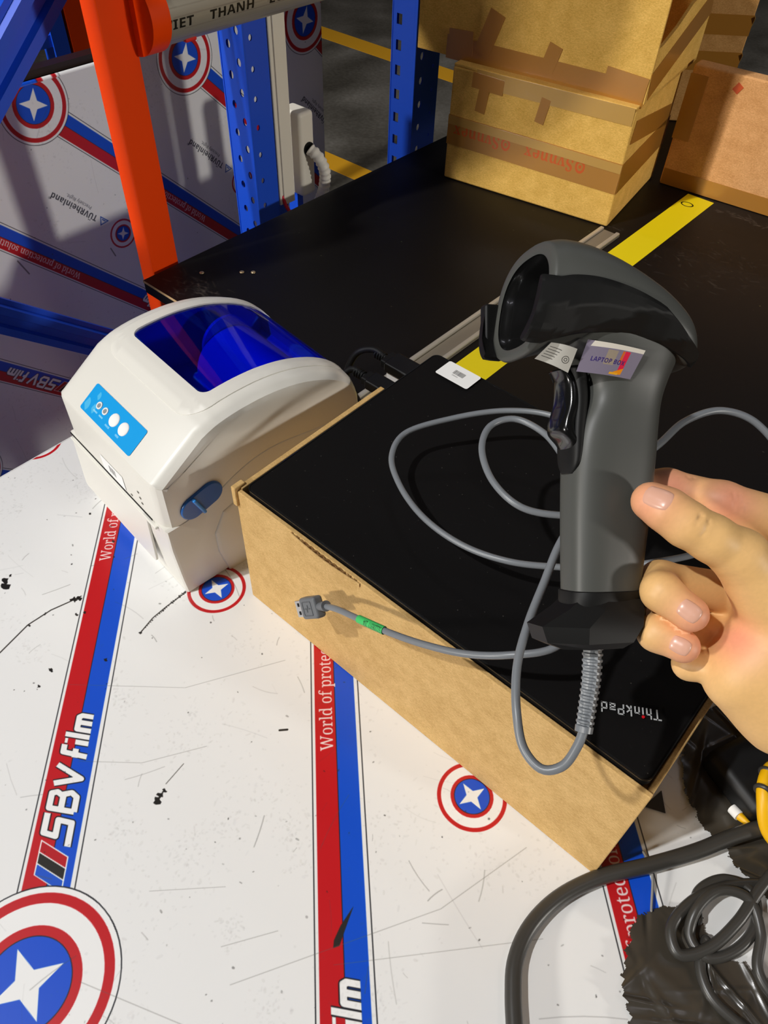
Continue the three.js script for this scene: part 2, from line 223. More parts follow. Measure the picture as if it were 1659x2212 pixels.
// ---------------------------------------------------------------- black workbench with rail and yellow tape
{ const t = thing('workbench', 'black laminate workbench with metal rail and yellow tape behind the printer', 'workbench', [0, FY, 0]);
  const H = -FY, [c, x] = canvasOf(1024, 1024), R = rng(5); x.fillStyle = '#0e0c0b'; x.fillRect(0, 0, 1024, 1024);
  const W = (a, b) => [(a + 0.48) / 1.23 * 1024, (b + 1.35) / 1.1155 * 1024];
  for (let i = 0; i < 420; i++) { x.fillStyle = `rgba(${120 + R() * 80},${110 + R() * 70},100,${0.15 + R() * 0.5})`; x.beginPath(); x.ellipse(R() * 1024, R() * 1024, 0.4 + R() * 0.7, 0.4 + R() * 0.4, 0, 0, 7); x.fill(); }
  const dust = (a, b, w, h, n, al) => { for (let i = 0; i < n; i++) { const p = W(a + (R() + R() - 1) * w, b + (R() + R() - 1) * h); x.strokeStyle = `rgba(150,135,120,${al * R()})`; x.lineWidth = 0.6 + R() * 2.2; x.beginPath(); x.moveTo(...p); x.lineTo(p[0] + (R() - 0.5) * 26, p[1] + (R() - 0.5) * 14); x.stroke(); } };
  dust(0.04, -0.8, 0.1, 0.1, 160, 0.22); dust(-0.42, -0.27, 0.05, 0.03, 120, 0.2); dust(-0.2, -0.6, 0.1, 0.12, 60, 0.08); dust(0.02, -0.955, 0.06, 0.012, 60, 0.3); dust(-0.14, -0.79, 0.05, 0.02, 40, 0.25);
  const top = bx(-0.48, H - 0.018, -1.35, 0.75, H, -0.2345), uv = top.attributes.uv, ps = top.attributes.position;
  for (let i = 0; i < ps.count; i++) uv.setXY(i, (ps.getX(i) + 0.48) / 1.23, 1 - (ps.getZ(i) + 1.35) / 1.1155);
  mesh('bench_top', top, new THREE.MeshPhysicalMaterial({ map: texOf(c), roughness: 0.5, specularIntensity: 0.4 }), t);
  mesh('edge_strip', mergeGeometries([bx(-0.4806, H - 0.0036, -0.2345, 0.75, H - 0.0006, -0.2339), bx(-0.4806, H - 0.0036, -1.35, -0.48, H - 0.0006, -0.2339)]), M.woodEdge, t);
  const rail = mesh('guide_rail', bx(-0.121, H, -0.772, -0.0895, H + 0.0022, -0.24), M.aluDark, t);
  for (const xx of [-0.121, -0.0955]) mesh('rail_lip', bx(xx, H + 0.002, -0.772, xx + 0.006, H + 0.006, -0.24, 0.0015), M.alu, rail);
  mesh('yellow_tape', bx(-0.079, H, -0.968, -0.036, H + 0.0004, -0.2345), M.yellowTape, t);
  const ring = new THREE.TorusGeometry(0.009, 0.0011, 6, 24); ring.rotateX(Math.PI / 2); ring.scale(1, 0.25, 0.75); ring.translate(-0.064, H + 0.0005, -0.934); mesh('pen_mark', ring, M.black, t);
  for (const [a, b] of [[-0.44, -0.2975], [-0.404, -0.335], [-0.393, -0.345]]) { const s = new THREE.SphereGeometry(0.0032, 14, 8, 0, 7, 0, 1.4); s.scale(1, 0.5, 1); s.translate(a, H, b); mesh('screw_head', s, M.screw, t); }
  for (const [a, b] of [[-0.42, -0.3], [0.69, -0.3], [-0.42, -1.28], [0.69, -1.28]]) mesh('leg', bx(a - 0.02, 0, b - 0.02, a + 0.02, H - 0.018, b + 0.02, 0.003), M.blueDeep, t);
}

// ---------------------------------------------------------------- carton carrying the laptop
{ const t = thing('cardboard_box', 'plain brown cardboard box standing under the black laptop', 'box', [0, 0, 0]);
  mesh('front_panel', bx(-0.0075, 0.0004, 0.0006, 0.3340, 0.1338, 0.0042, 0.0008), M.card, t);
  mesh('back_panel', bx(-0.0075, 0.0004, -0.2300, 0.3345, 0.1200, -0.2255, 0.0008), M.card, t);
  mesh('end_panel', mergeGeometries([bx(-0.0075, 0.0004, -0.2255, -0.0028, 0.1185, 0.001, 0.0008), bx(-0.0075, 0.1180, -0.158, -0.0028, 0.1350, 0.001, 0.0008)]), M.card, t);
  mesh('end_panel', bx(0.3300, 0.0004, -0.2255, 0.3340, 0.1270, 0.001, 0.0008), M.card, t);
  mesh('base_flap', bx(-0.0028, 0.0004, -0.2255, 0.33, 0.005, 0.001), M.card, t);
  mesh('top_flap', bx(-0.0028, 0.1145, -0.2255, 0.33, 0.1190, 0.001), M.card, t);
  const cf = bx(-0.0092, 0.118, -0.004, -0.0045, 0.1375, 0.0065, 0.001); mesh('corner_fold', cf, M.card, t);
  // torn edge where the flutes of the board show
  const w = [], n = 46, x0 = 0.052, x1 = 0.118; const sh = new THREE.Shape();
  for (let i = 0; i <= n; i++) { const f = i / n, x = x0 + (x1 - x0) * f; w.push([x, 0.0046 + 0.0016 * Math.sin(Math.PI * f) - 0.0008 + 0.0009 * Math.sin(f * Math.PI * 24)]); }
  w.forEach((p, i) => (i ? sh.lineTo(p[0], -p[1]) : sh.moveTo(p[0], -p[1]))); [...w].reverse().forEach((p) => sh.lineTo(p[0], -p[1] + 0.0007));
  const g = extrude(sh, 0.003); g.rotateX(-Math.PI / 2); g.translate(0, 0.1306, 0); mesh('torn_flute', g, M.flute, t);
  const lip = []; for (let i = 0; i <= 20; i++) { const f = i / 20; lip.push(V(x0 + (x1 - x0) * f, 0.1312, 0.0046 + 0.0020 * Math.sin(Math.PI * f))); }
  const ls = new THREE.Shape(); lip.forEach((p, i) => (i ? ls.lineTo(p.x, -p.z) : ls.moveTo(p.x, -p.z))); [...lip].reverse().forEach((p) => ls.lineTo(p.x, -p.z - 0.0006));
  const lg = extrude(ls, 0.004); lg.rotateX(-Math.PI / 2); lg.translate(0, 0.1292, 0); mesh('torn_liner', uvMetres(lg), M.card, t);
}
// ---------------------------------------------------------------- laptop
{ const t = thing('laptop', 'closed black laptop lying on the cardboard box', 'laptop', [0, 0.1191, 0]);
  const put = (s, d, bv, y) => { const g = extrude(s, d, bv, 3, 8); g.rotateX(-Math.PI / 2); g.translate(0, y, 0); return g; };
  mesh('base', put(roundedRect(0.002, 0.002, 0.327, 0.221, 0.006), 0.0120, 0.003, 0), M.laptopSide, t);
  const [c, x] = canvasOf(1024, 704), R = rng(9); x.fillStyle = '#0f0e0e'; x.fillRect(0, 0, 1024, 704);
  for (let i = 0; i < 260; i++) { x.fillStyle = `rgba(170,165,150,${0.1 + R() * 0.5})`; x.beginPath(); x.arc(R() * 1024, R() * 704, 0.4 + R() * 0.7, 0, 7); x.fill(); }
  for (let i = 0; i < 70; i++) { const a = R() * 1024, b = R() * 704; x.strokeStyle = `rgba(150,150,145,${0.05 + R() * 0.16})`; x.lineWidth = 0.8; x.beginPath(); x.moveTo(a, b); x.lineTo(a + (R() - 0.5) * 34, b + (R() - 0.5) * 20); x.stroke(); }
  const lid = put(roundedRect(0, 0, 0.329, 0.223, 0.006), 0.0072, 0.0016, 0.0126), uv = lid.attributes.uv, p = lid.attributes.position;
  for (let i = 0; i < p.count; i++) uv.setXY(i, p.getX(i) / 0.329, -p.getZ(i) / 0.223);
  mesh('lid', lid, new THREE.MeshPhysicalMaterial({ map: texOf(c), roughness: 0.6, specularIntensity: 0.25 }), t);
  mesh('lid_rim', (() => { const s = roundedRect(-0.0002, -0.0002, 0.3292, 0.2232, 0.0062); s.holes.push(roundedRect(0.0006, 0.0006, 0.3284, 0.2224, 0.0056)); const g = extrude(s, 0.0006); g.rotateX(-Math.PI / 2); g.translate(0, 0.0178, 0); return g; })(), phys(0x1a1a1a, 0.18, { clearcoat: 1 }), t);
  // asset label with a bar code
  const [k, y] = canvasOf(340, 220); y.fillStyle = '#f6f5f1'; y.fillRect(0, 0, 340, 220); y.fillStyle = '#22201e'; const R2 = rng(31); let a = 118; while (a < 222) { const q = 1.5 + R2() * 4; y.fillRect(a, 66, q, 58); a += q + 1.5 + R2() * 4; } y.font = '20px sans-serif'; y.fillText('UN262', 128, 150);
  const sg = new THREE.ShapeGeometry(roundedRect(0, 0, 0.034, 0.0215, 0.002), 6), su = sg.attributes.uv, sp = sg.attributes.position; for (let i = 0; i < sp.count; i++) su.setXY(i, sp.getX(i) / 0.034, sp.getY(i) / 0.0215);
  sg.rotateX(-Math.PI / 2); sg.translate(0.0168, 0.0200, -0.2000); mesh('asset_label', sg, new THREE.MeshStandardMaterial({ map: texOf(k), roughness: 0.6 }), t, 'white label with bar code');
  // raised word on the lid corner, drawn at an angle
  const [q, z] = canvasOf(512, 160); z.clearRect(0, 0, 512, 160);
  const L = mesh('lid_logo', new THREE.BufferGeometry(), M.logoGrey, t, 'silver lettering with a red dot');
  const st = (pts) => pts; const seg = []; const S = (x0, y0, x1, y1) => { const dx = x1 - x0, dy = y1 - y0, l = Math.hypot(dx, dy), g = new THREE.BoxGeometry(l + 0.8, 0.35, 0.8); g.rotateY(-Math.atan2(dy, dx)); g.translate((x0 + x1) / 2, 0, (y0 + y1) / 2); seg.push(g); };
  // letters in a 6 mm cap height, y downwards
  S(0, -6, 4, -6); S(2, -6, 2, 0); // T
  S(5.6, -6, 5.6, 0); S(5.6, -3.6, 7.6, -3.6); S(7.9, -3.2, 7.9, 0); // h
  S(10.2, -3.6, 10.2, 0); // i
  S(12.4, -3.8, 12.4, 0); S(12.4, -3.6, 14.4, -3.6); S(14.7, -3.2, 14.7, 0); // n
  S(17, -6, 17, 0); S(17, -1.8, 19.2, -3.8); S(17.4, -2.0, 19.4, 0); // k
  S(21.4, -6, 21.4, 0); S(21.4, -6, 24, -6); S(24.4, -5.6, 24.4, -3.2); S(21.4, -2.9, 24, -2.9); // P
  S(26.4, -3.8, 28.8, -3.8); S(29, -3.6, 29, 0); S(26.6, -0.2, 29, -0.2); S(26.4, -2, 26.4, -0.4); S(26.4, -2.1, 29, -2.1); // a
  S(34, -6, 34, 0); S(31.4, -0.1, 34, -0.1); S(31.2, -3.4, 31.2, -0.3); S(31.4, -3.7, 34, -3.7); // d
  const lg = mergeGeometries(seg); lg.scale(0.001, 0.001, 0.001); lg.rotateY(0); L.geometry = lg;
  const ang = Math.atan2(0.015, -0.0285); // reading direction on the lid
  L.position.set(0.3128, 0.0199, -0.0436); L.rotation.y = Math.PI + 0.56;
  const dot = mesh('red_dot', cyl(0.0009, 0.0009, 0.0004, 16), M.ledRed, L); dot.position.set(0.0102, 0.00005, -0.0056);
}
// ---------------------------------------------------------------- plugs in the laptop's side
function plug(name, label, z, len, w, cablePts) {
  const t = thing(name, label, 'plug', [-0.0005, 0.1265, z]);
  mesh('housing', bx(-len, -0.005, -w / 2, 0, 0.005, w / 2, 0.002), M.blackPlastic, t);
  mesh('grip', bx(-len - 0.006, -0.0038, -w / 2 + 0.002, -len + 0.001, 0.0038, w / 2 - 0.002, 0.0015), M.blackRubber, t);
  for (let i = 0; i < 4; i++) { const r = new THREE.TorusGeometry(0.0036, 0.0011, 6, 14); r.rotateY(Math.PI / 2); r.translate(-len - 0.008 - i * 0.0028, 0, 0); mesh('strain_ring', r, M.blackRubber, t); }
  mesh('cord', tube([[-len - 0.004, 0, 0], ...cablePts], 0.003, 80, 10), M.blackRubber, t);
}
plug('laptop_charger_plug', 'black charging plug nearest the cardboard corner in the laptop side', -0.166, 0.026, 0.017, [[-0.047, 0.001, 0.001], [-0.054, -0.012, 0.010], [-0.046, -0.045, 0.014], [-0.040, -0.085, -0.01], [-0.05, -0.12, -0.06], [-0.08, -0.1225, -0.11]]);
plug('display_plug', 'black display plug with ribbed cord beside the white bar code label', -0.198, 0.030, 0.021, [[-0.05, 0.003, 0.001], [-0.062, -0.002, 0.010], [-0.066, -0.03, 0.022], [-0.06, -0.08, 0.01], [-0.072, -0.1195, -0.05], [-0.12, -0.1225, -0.09]]);
{ const t = thing('paper_tag', 'small white paper tag between the two black laptop plugs', 'tag', [-0.0205, 0.0005, -0.185]); const g = bx(-0.008, 0, -0.006, 0.008, 0.1265, -0.0052); mesh('tag_sheet', g, M.paper, t); }

// ---------------------------------------------------------------- label printer
{ const t = thing('label_printer', 'white label printer with blue see-through lid window', 'printer', [-0.050, 0.0005, 0.045], THREE.MathUtils.degToRad(-6));
  const W = 0.156, spl = (pts) => { const s = new THREE.Shape(); return s; };
  const arc = (pts, n = 20) => new THREE.SplineCurve(pts.map((p) => new THREE.Vector2(...p))).getPoints(n);
  const crown = [[0.0045, 0.1335], ...arc([[0.043, 0.1608], [0.06, 0.1672], [0.085, 0.1705], [0.115, 0.1700], [0.145, 0.1640], [0.175, 0.1510], [0.197, 0.1330], [0.2055, 0.1120]], 26).map((p) => [p.x, p.y])];
  const seam = arc([[0.205, 0.100], [0.16, 0.104], [0.114, 0.112], [0.085, 0.1105], [0.06, 0.102], [0.04, 0.091], [0.02, 0.0855], [0.0015, 0.0845]], 24).map((p) => [p.x, p.y]);
  const shape = (pts) => { const s = new THREE.Shape(); pts.forEach((p, i) => (i ? s.lineTo(...p) : s.moveTo(...p))); s.closePath(); return s; };
  const side = (g, x0) => { g.rotateY(Math.PI / 2); g.translate(x0, 0, 0); return g; };
  const ex = (pts, depth, bs, bt, seg) => new THREE.ExtrudeGeometry(shape(pts), { depth: depth - 2 * bt, bevelEnabled: bs > 0, bevelSize: bs, bevelThickness: bt, bevelOffset: -bs, bevelSegments: seg, steps: 1 });
  // lid: outer shell with broad bevels, hollowed, opened for the window
  const outer = [[0.014, 0.05], [0.014, 0.071], [0.0, 0.073], [0.0, 0.1290], [0.0012, 0.1316], ...crown, [0.2065, 0.10], [0.2065, 0.08], [0.19, 0.075], [0.19, 0.05]];
  const og = side(ex(outer, W, 0.0105, 0.0165, 4), -W + 0.0165);
  const inner = [[0.05, 0.093], [0.05, 0.158], ...crown.filter((p) => p[0] > 0.055 && p[0] < 0.2).map((p) => [p[0] - 0.001, p[1] - 0.0035]), [0.198, 0.112], [0.16, 0.099], [0.114, 0.106]];
  const ig = side(ex(inner, W - 0.036, 0, 0, 1), -W + 0.018);
  const wg = extrude(roundedRect(-0.1315, 0.0665, -0.0265, 0.2005, 0.008), 0.12); wg.rotateX(-Math.PI / 2); wg.translate(0, 0.125, 0);
  const ev = new Evaluator(); ev.attributes = ['position', 'normal']; const br = (g) => { if (!g.index) g = mergeVertices(g); const b = new Brush(g); b.updateMatrixWorld(); return b; };
  let lg; { const a = ev.evaluate(br(og), br(ig), SUBTRACTION); lg = ev.evaluate(a, br(wg), SUBTRACTION).geometry; }
  lg = crease(lg.index ? lg.toNonIndexed() : lg, 28);
  const lid = mesh('lid', lg, M.whitePrinter, t);
  // window pane follows the crown
  const cr = crown.filter((p) => p[0] > 0.05), hAt = (d) => { for (let i = 0; i + 1 < cr.length; i++) if (d >= cr[i][0] && d <= cr[i + 1][0]) { const f = (d - cr[i][0]) / (cr[i + 1][0] - cr[i][0]); return cr[i][1] + f * (cr[i + 1][1] - cr[i][1]); } return cr[cr.length - 1][1]; };
  const n = 30, ps = [], id = []; for (let i = 0; i <= n; i++) for (let j = 0; j <= n; j++) { let u = i / n * 2 - 1, v = j / n * 2 - 1; const su = u * Math.sqrt(1 - v * v / 2), sv = v * Math.sqrt(1 - u * u / 2); const k = 0.12; const du = u * (1 - k) + su * k, dv = v * (1 - k) + sv * k; const d = 0.1335 + dv * 0.0666; ps.push(-0.0790 + du * 0.0522, hAt(d) - 0.0004, -d); }
  for (let i = 0; i < n; i++) for (let j = 0; j < n; j++) { const a = i * (n + 1) + j; id.push(a, a + n + 1, a + 1, a + 1, a + n + 1, a + n + 2); }
  const pg = new THREE.BufferGeometry(); pg.setAttribute('position', new THREE.Float32BufferAttribute(ps, 3)); pg.setIndex(id); pg.computeVertexNormals(); mesh('lid_window', pg, M.blueGlass, lid, 'blue see-through window');
  // raised panel round the window
  const ringAt = (x0, d0, x1, d1, r, m) => { const pts = []; const seg = [[x1 - r, d1 - r, 0], [x0 + r, d1 - r, 1], [x0 + r, d0 + r, 2], [x1 - r, d0 + r, 3]]; for (const [cx, cd, q] of seg) { for (let i = 0; i <= 10; i++) { const a = q * Math.PI / 2 + i / 10 * Math.PI / 2; pts.push([cx + r * Math.cos(a), cd + r * Math.sin(a)]); } const nx = seg[(q + 1) % 4], e0 = pts[pts.length - 1], a2 = ((q + 1) % 4) * Math.PI / 2, e1 = [nx[0] + r * Math.cos(a2), nx[1] + r * Math.sin(a2)]; for (let i = 1; i < 18; i++) pts.push([e0[0] + (e1[0] - e0[0]) * i / 18, e0[1] + (e1[1] - e0[1]) * i / 18]); } return pts; };
  const oR = ringAt(-0.1425, 0.0445, -0.0135, 0.2040, 0.021), o2 = ringAt(-0.1412, 0.0458, -0.0148, 0.2030, 0.020), iR = ringAt(-0.1315, 0.0665, -0.0265, 0.2005, 0.008);
  const crA = [[0.0045, 0.1335], ...crown.slice(1)], hC = (d) => { for (let i = 0; i + 1 < crA.length; i++) if (d >= crA[i][0] && d <= crA[i + 1][0]) { const f = (d - crA[i][0]) / (crA[i + 1][0] - crA[i][0]); return crA[i][1] + f * (crA[i + 1][1] - crA[i][1]); } return crA[crA.length - 1][1]; };
  const lay = (pts, up) => pts.map(([a, d]) => [a, hC(d) + up, -d]), mixR = (A, B, f) => A.map((p, i) => [p[0] + (B[i][0] - p[0]) * f, p[1] + (B[i][1] - p[1]) * f]);
  mesh('top_panel', crease(loft([lay(oR, -0.001), lay(oR, 0.0004), lay(o2, 0.0012), ...[0.2, 0.4, 0.6, 0.8].map((f) => lay(mixR(o2, iR, f), 0.0013)), lay(iR, 0.0012), lay(iR, -0.002)], false, false), 40), M.whitePrinter, lid);
  // label roll inside
  const rl = cyl(0.034, 0.034, 0.075, 36); rl.rotateZ(Math.PI / 2); rl.translate(-0.0725, 0.118, -0.142); mesh('label_roll', rl, M.paper, t);
  const rc = cyl(0.012, 0.012, 0.1, 20); rc.rotateZ(Math.PI / 2); rc.translate(-0.076, 0.118, -0.142); mesh('roll_core', rc, M.card, t);
  for (const xx of [-0.113, -0.034]) { const f = new THREE.Shape(); f.moveTo(0.11, 0.096); f.lineTo(0.175, 0.096); f.lineTo(0.168, 0.14); f.absarc(0.142, 0.138, 0.024, 0, Math.PI); f.lineTo(0.116, 0.12); const g = extrude(f, 0.003); g.rotateY(Math.PI / 2); g.translate(xx, 0, 0); mesh('roll_holder', g, M.white, t); }
  // base
  const baseP = [[0.0045, 0.0], [0.0025, 0.02], [0.0, 0.06], [0.0, 0.0840], ...[...seam].reverse(), [0.2068, 0.098], [0.2068, 0.07], [0.2, 0.0]];
  const bg = side(ex(baseP, W + 0.002, 0.0025, 0.0035, 3), -W - 0.001 + 0.0035); mesh('base', crease(bg, 32), M.whitePrinter, t);
  const inset = shape([[0.052, 0.002], [0.046, 0.03], [0.046, 0.052], [0.055, 0.068], [0.075, 0.074], [0.18, 0.07], [0.19, 0.002]]); const igm = new THREE.ExtrudeGeometry(inset, { depth: 0.0008, bevelEnabled: true, bevelSize: 0.006, bevelThickness: 0.0014, bevelSegments: 3 }); igm.rotateY(Math.PI / 2); igm.translate(0.0006, 0, 0); mesh('side_relief', igm, M.whitePrinter, t);
  // apron below the paper slot and the slot
  const ap = roundedRect(-0.1515, 0.0, -0.0285, 0.060, 0.005), ag = extrude(ap, 0.0024, 0.0008, 2, 6); ag.rotateX(-0.04); ag.translate(0, 0.0225, 0.0024); mesh('front_apron', ag, M.whitePrinter, t);
  mesh('paper_slot', bx(-0.1545, 0.0822, -0.006, -0.02, 0.0836, 0.0006), M.black, t); mesh('slot_lip', bx(-0.1515, 0.0790, -0.001, -0.012, 0.0818, 0.0030, 0.001), M.whitePrinter, t);
  // control label and buttons on the sloping front facet
  const ft = V(0, 0.0273, -0.0385).normalize(), nrm = V(0, 0.0385, 0.0273).normalize(), org = V(0, 0.1336, -0.0046);
  const onFacet = (xx, s, lift) => org.clone().addScaledVector(ft, s).addScaledVector(nrm, lift).setX(xx);
  const basis = new THREE.Matrix4().makeBasis(V(1, 0, 0), ft, nrm);
  const facet = (g, xx, s, lift) => { g.applyMatrix4(basis); const o = onFacet(xx, s, lift); g.translate(o.x, o.y, o.z); return g; };
  const [c, x] = canvasOf(384, 128); x.fillStyle = '#0b9ee6'; x.fillRect(0, 0, 384, 128); x.fillStyle = '#4bb8ea'; for (const [a, b, r] of [[8, 100, 34], [44, 40, 22], [58, 96, 26]]) { x.beginPath(); x.moveTo(a, b); x.arc(a, b, r, -1.4, 0.7); x.fill(); }
  x.fillStyle = '#d9f1fb'; x.font = '9px sans-serif'; x.fillText('POWER', 74, 98); x.fillText('ERROR', 118, 98); x.font = '11px sans-serif'; x.fillText('PAUSE', 176, 108); x.fillText('FEED', 254, 108);
  const cl = new THREE.ShapeGeometry(roundedRect(0, 0, 0.0765, 0.0245, 0.002), 5), cu = cl.attributes.uv, cp = cl.attributes.position; for (let i = 0; i < cp.count; i++) cu.setXY(i, cp.getX(i) / 0.0765, cp.getY(i) / 0.0245);
  const ctl = mesh('control_label', facet(cl, -0.1185, -0.0005, 0.0004), new THREE.MeshStandardMaterial({ map: texOf(c), roughness: 0.35 }), t, 'bright blue control label');
  for (const [xx, r] of [[-0.1007, 0.0032], [-0.0915, 0.0032]]) { const g = new THREE.TorusGeometry(r - 0.0006, 0.0007, 8, 22); mesh('indicator_ring', facet(g, xx, 0.0118, 0.0006), M.paper, ctl); const h = new THREE.CircleGeometry(r - 0.001, 18); mesh('indicator_light', facet(h, xx, 0.0118, 0.0007), std(0x8c9296, 0.3), ctl); }
  for (const xx of [-0.0778, -0.0638]) { const g = new THREE.SphereGeometry(0.0057, 24, 12); g.scale(1, 1, 0.25); mesh('button', facet(g, xx, 0.0118, 0.0004), M.paper, ctl); }
  // bar code sticker on the front and small marks
  const [k2, y2] = canvasOf(200, 100); y2.fillStyle = '#f8f8f6'; y2.fillRect(0, 0, 200, 100); y2.fillStyle = '#3a3a38'; const R2 = rng(4); let a2 = 70; while (a2 < 128) { const q = 1 + R2() * 4; y2.fillRect(a2, 24, q, 46); a2 += q + 1 + R2() * 3; }
  const stg = new THREE.PlaneGeometry(0.036, 0.016); stg.translate(-0.0765, 0.0935, 0.0004); mesh('front_sticker', stg, new THREE.MeshStandardMaterial({ map: texOf(k2), roughness: 0.6 }), t);
  for (const [a, b] of [[-0.034, 0.104], [-0.033, 0.098], [-0.032, 0.0925], [-0.05, 0.088]]) mesh('front_mark', bx(a, b, 0.0002, a + 0.0022, b + 0.0014, 0.0006), std(0x77736a, 0.6), t);
  // opening lever on the flank
  const stad = new THREE.Shape(); { const a = [0.0265, 0.0955], b = [0.043, 0.1005], r = 0.0112, an = Math.atan2(b[1] - a[1], b[0] - a[0]); stad.absarc(b[0], b[1], r, an - Math.PI / 2, an + Math.PI / 2); stad.absarc(a[0], a[1], r, an + Math.PI / 2, an + Math.PI * 1.5); stad.closePath(); }
  const kg = new THREE.ExtrudeGeometry(stad, { depth: 0.0008, bevelEnabled: true, bevelSize: 0.0012, bevelThickness: 0.0014, bevelOffset: -0.0012, bevelSegments: 3 }); kg.rotateY(Math.PI / 2); kg.translate(0.0004, 0, 0); const kn = mesh('release_lever', kg, M.blueKnob, t, 'blue lid release lever');
  const fin = bx(0.0008, 0.0862, -0.0322, 0.0058, 0.1070, -0.0290, 0.0014); fin.translate(0, -0.0965, 0.0305); fin.rotateX(0.38); fin.translate(0, 0.0965, -0.0305); mesh('lever_fin', fin, M.blueFin, kn);
  for (const [a, b] of [[-0.14, 0.02], [-0.015, 0.02], [-0.14, 0.18], [-0.015, 0.18]]) { const f = cyl(0.006, 0.006, 0.001, 14); f.translate(a, 0.0003, -b); mesh('rubber_foot', f, M.blackRubber, t); }
  mesh('power_cord', tube([[-0.05, 0.03, -0.2], [-0.05, 0.026, -0.225], [-0.06, 0.008, -0.25], [-0.09, 0.0042, -0.28], [-0.16, 0.0038, -0.30]], 0.0034, 60, 10), M.blackRubber, t);
}

// ---------------------------------------------------------------- cartons on the workbench
function tapeStrip(parent, a, b, width, up, out, mat = M.tape, th = 0.0006, name = 'tape_strip') { // strip between a and b on a face, local coordinates
  a = V(...a); b = V(...b); up = V(...up).normalize(); out = V(...out).normalize(); const d = b.clone().sub(a), g = new THREE.BoxGeometry(d.length(), width, th);
  const ex = d.clone().normalize(), ey = out.clone().cross(ex); g.applyMatrix4(new THREE.Matrix4().makeBasis(ex, ey, out)); const m = a.clone().add(b).multiplyScalar(0.5).addScaledVector(out, th * 0.6); g.translate(m.x, m.y, m.z); return mesh(name, g, mat, parent);
}
const [pc, pxx] = canvasOf(1024, 128); { pxx.fillStyle = '#b27c34'; pxx.fillRect(0, 0, 1024, 128); pxx.fillStyle = '#cf5a1c'; for (let i = 0; i < 2; i++) { pxx.save(); pxx.translate(400 + i * 440, 62); pxx.rotate(Math.PI); pxx.font = 'bold 78px serif'; pxx.fillText('Synnex', 74, 28); pxx.lineWidth = 11; pxx.strokeStyle = '#cf5a1c'; pxx.beginPath(); pxx.arc(36, 4, 22, 0, 7); pxx.stroke(); pxx.beginPath(); pxx.arc(36, 4, 8, 0, 7); pxx.fill(); pxx.restore(); } }
const printedTape = new THREE.MeshPhysicalMaterial({ map: texOf(pc), roughness: 0.25, clearcoat: 0.7, clearcoatRoughness: 0.15 });
{ const th = THREE.MathUtils.degToRad(9), w = 0.273, d = 0.2, h = 0.164;
  const t = thing('carton', 'yellowish carton with red printed tape under the larger open carton', 'box', [-0.117, 0, -0.783], th, 'cartons on the black workbench');
  mesh('carton_body', bx(-w, 0.0005, -d, 0, h - 0.004, 0, 0.003), M.cardYellow, t); mesh('top_flap', bx(-w + 0.001, h - 0.0042, -d + 0.001, -0.001, h - 0.0005, -d / 2 - 0.0006, 0.001), M.cardYellow, t); mesh('top_flap', bx(-w + 0.001, h - 0.0042, -d / 2 + 0.0006, -0.001, h - 0.0005, -0.001, 0.001), M.cardYellow, t);
  const pt = tapeStrip(t, [-w, 0.074, 0], [0, 0.070, 0], 0.042, [0, 1, 0], [0, 0, 1], printedTape); tapeStrip(t, [-w, 0.088, 0.0004], [0, 0.084, 0.0004], 0.012, [0, 1, 0], [0, 0, 1], M.tapeClear);
  tapeStrip(t, [0, 0.070, 0], [0, 0.074, -d], 0.042, [0, 1, 0], [1, 0, 0]);
  tapeStrip(t, [-w * 0.86, h - 0.012, 0], [-0.002, h - 0.012, 0], 0.022, [0, 1, 0], [0, 0, 1], M.tapeClear); tapeStrip(t, [-w * 0.8, h - 0.012, 0.0002], [-w * 0.82, 0.108, 0.0002], 0.016, [1, 0, 0], [0, 0, 1]); tapeStrip(t, [-w * 0.46, h - 0.016, 0.0002], [-w * 0.48, 0.115, 0.0002], 0.014, [1, 0, 0], [0, 0, 1]); tapeStrip(t, [-w * 0.88, 0.149, 0.0004], [-w * 0.7, 0.147, 0.0004], 0.02, [0, 1, 0], [0, 0, 1]);
  tapeStrip(t, [0, 0.13, -0.01], [0, 0.10, -d * 0.95], 0.03, [0, 1, 0], [1, 0, 0]); }
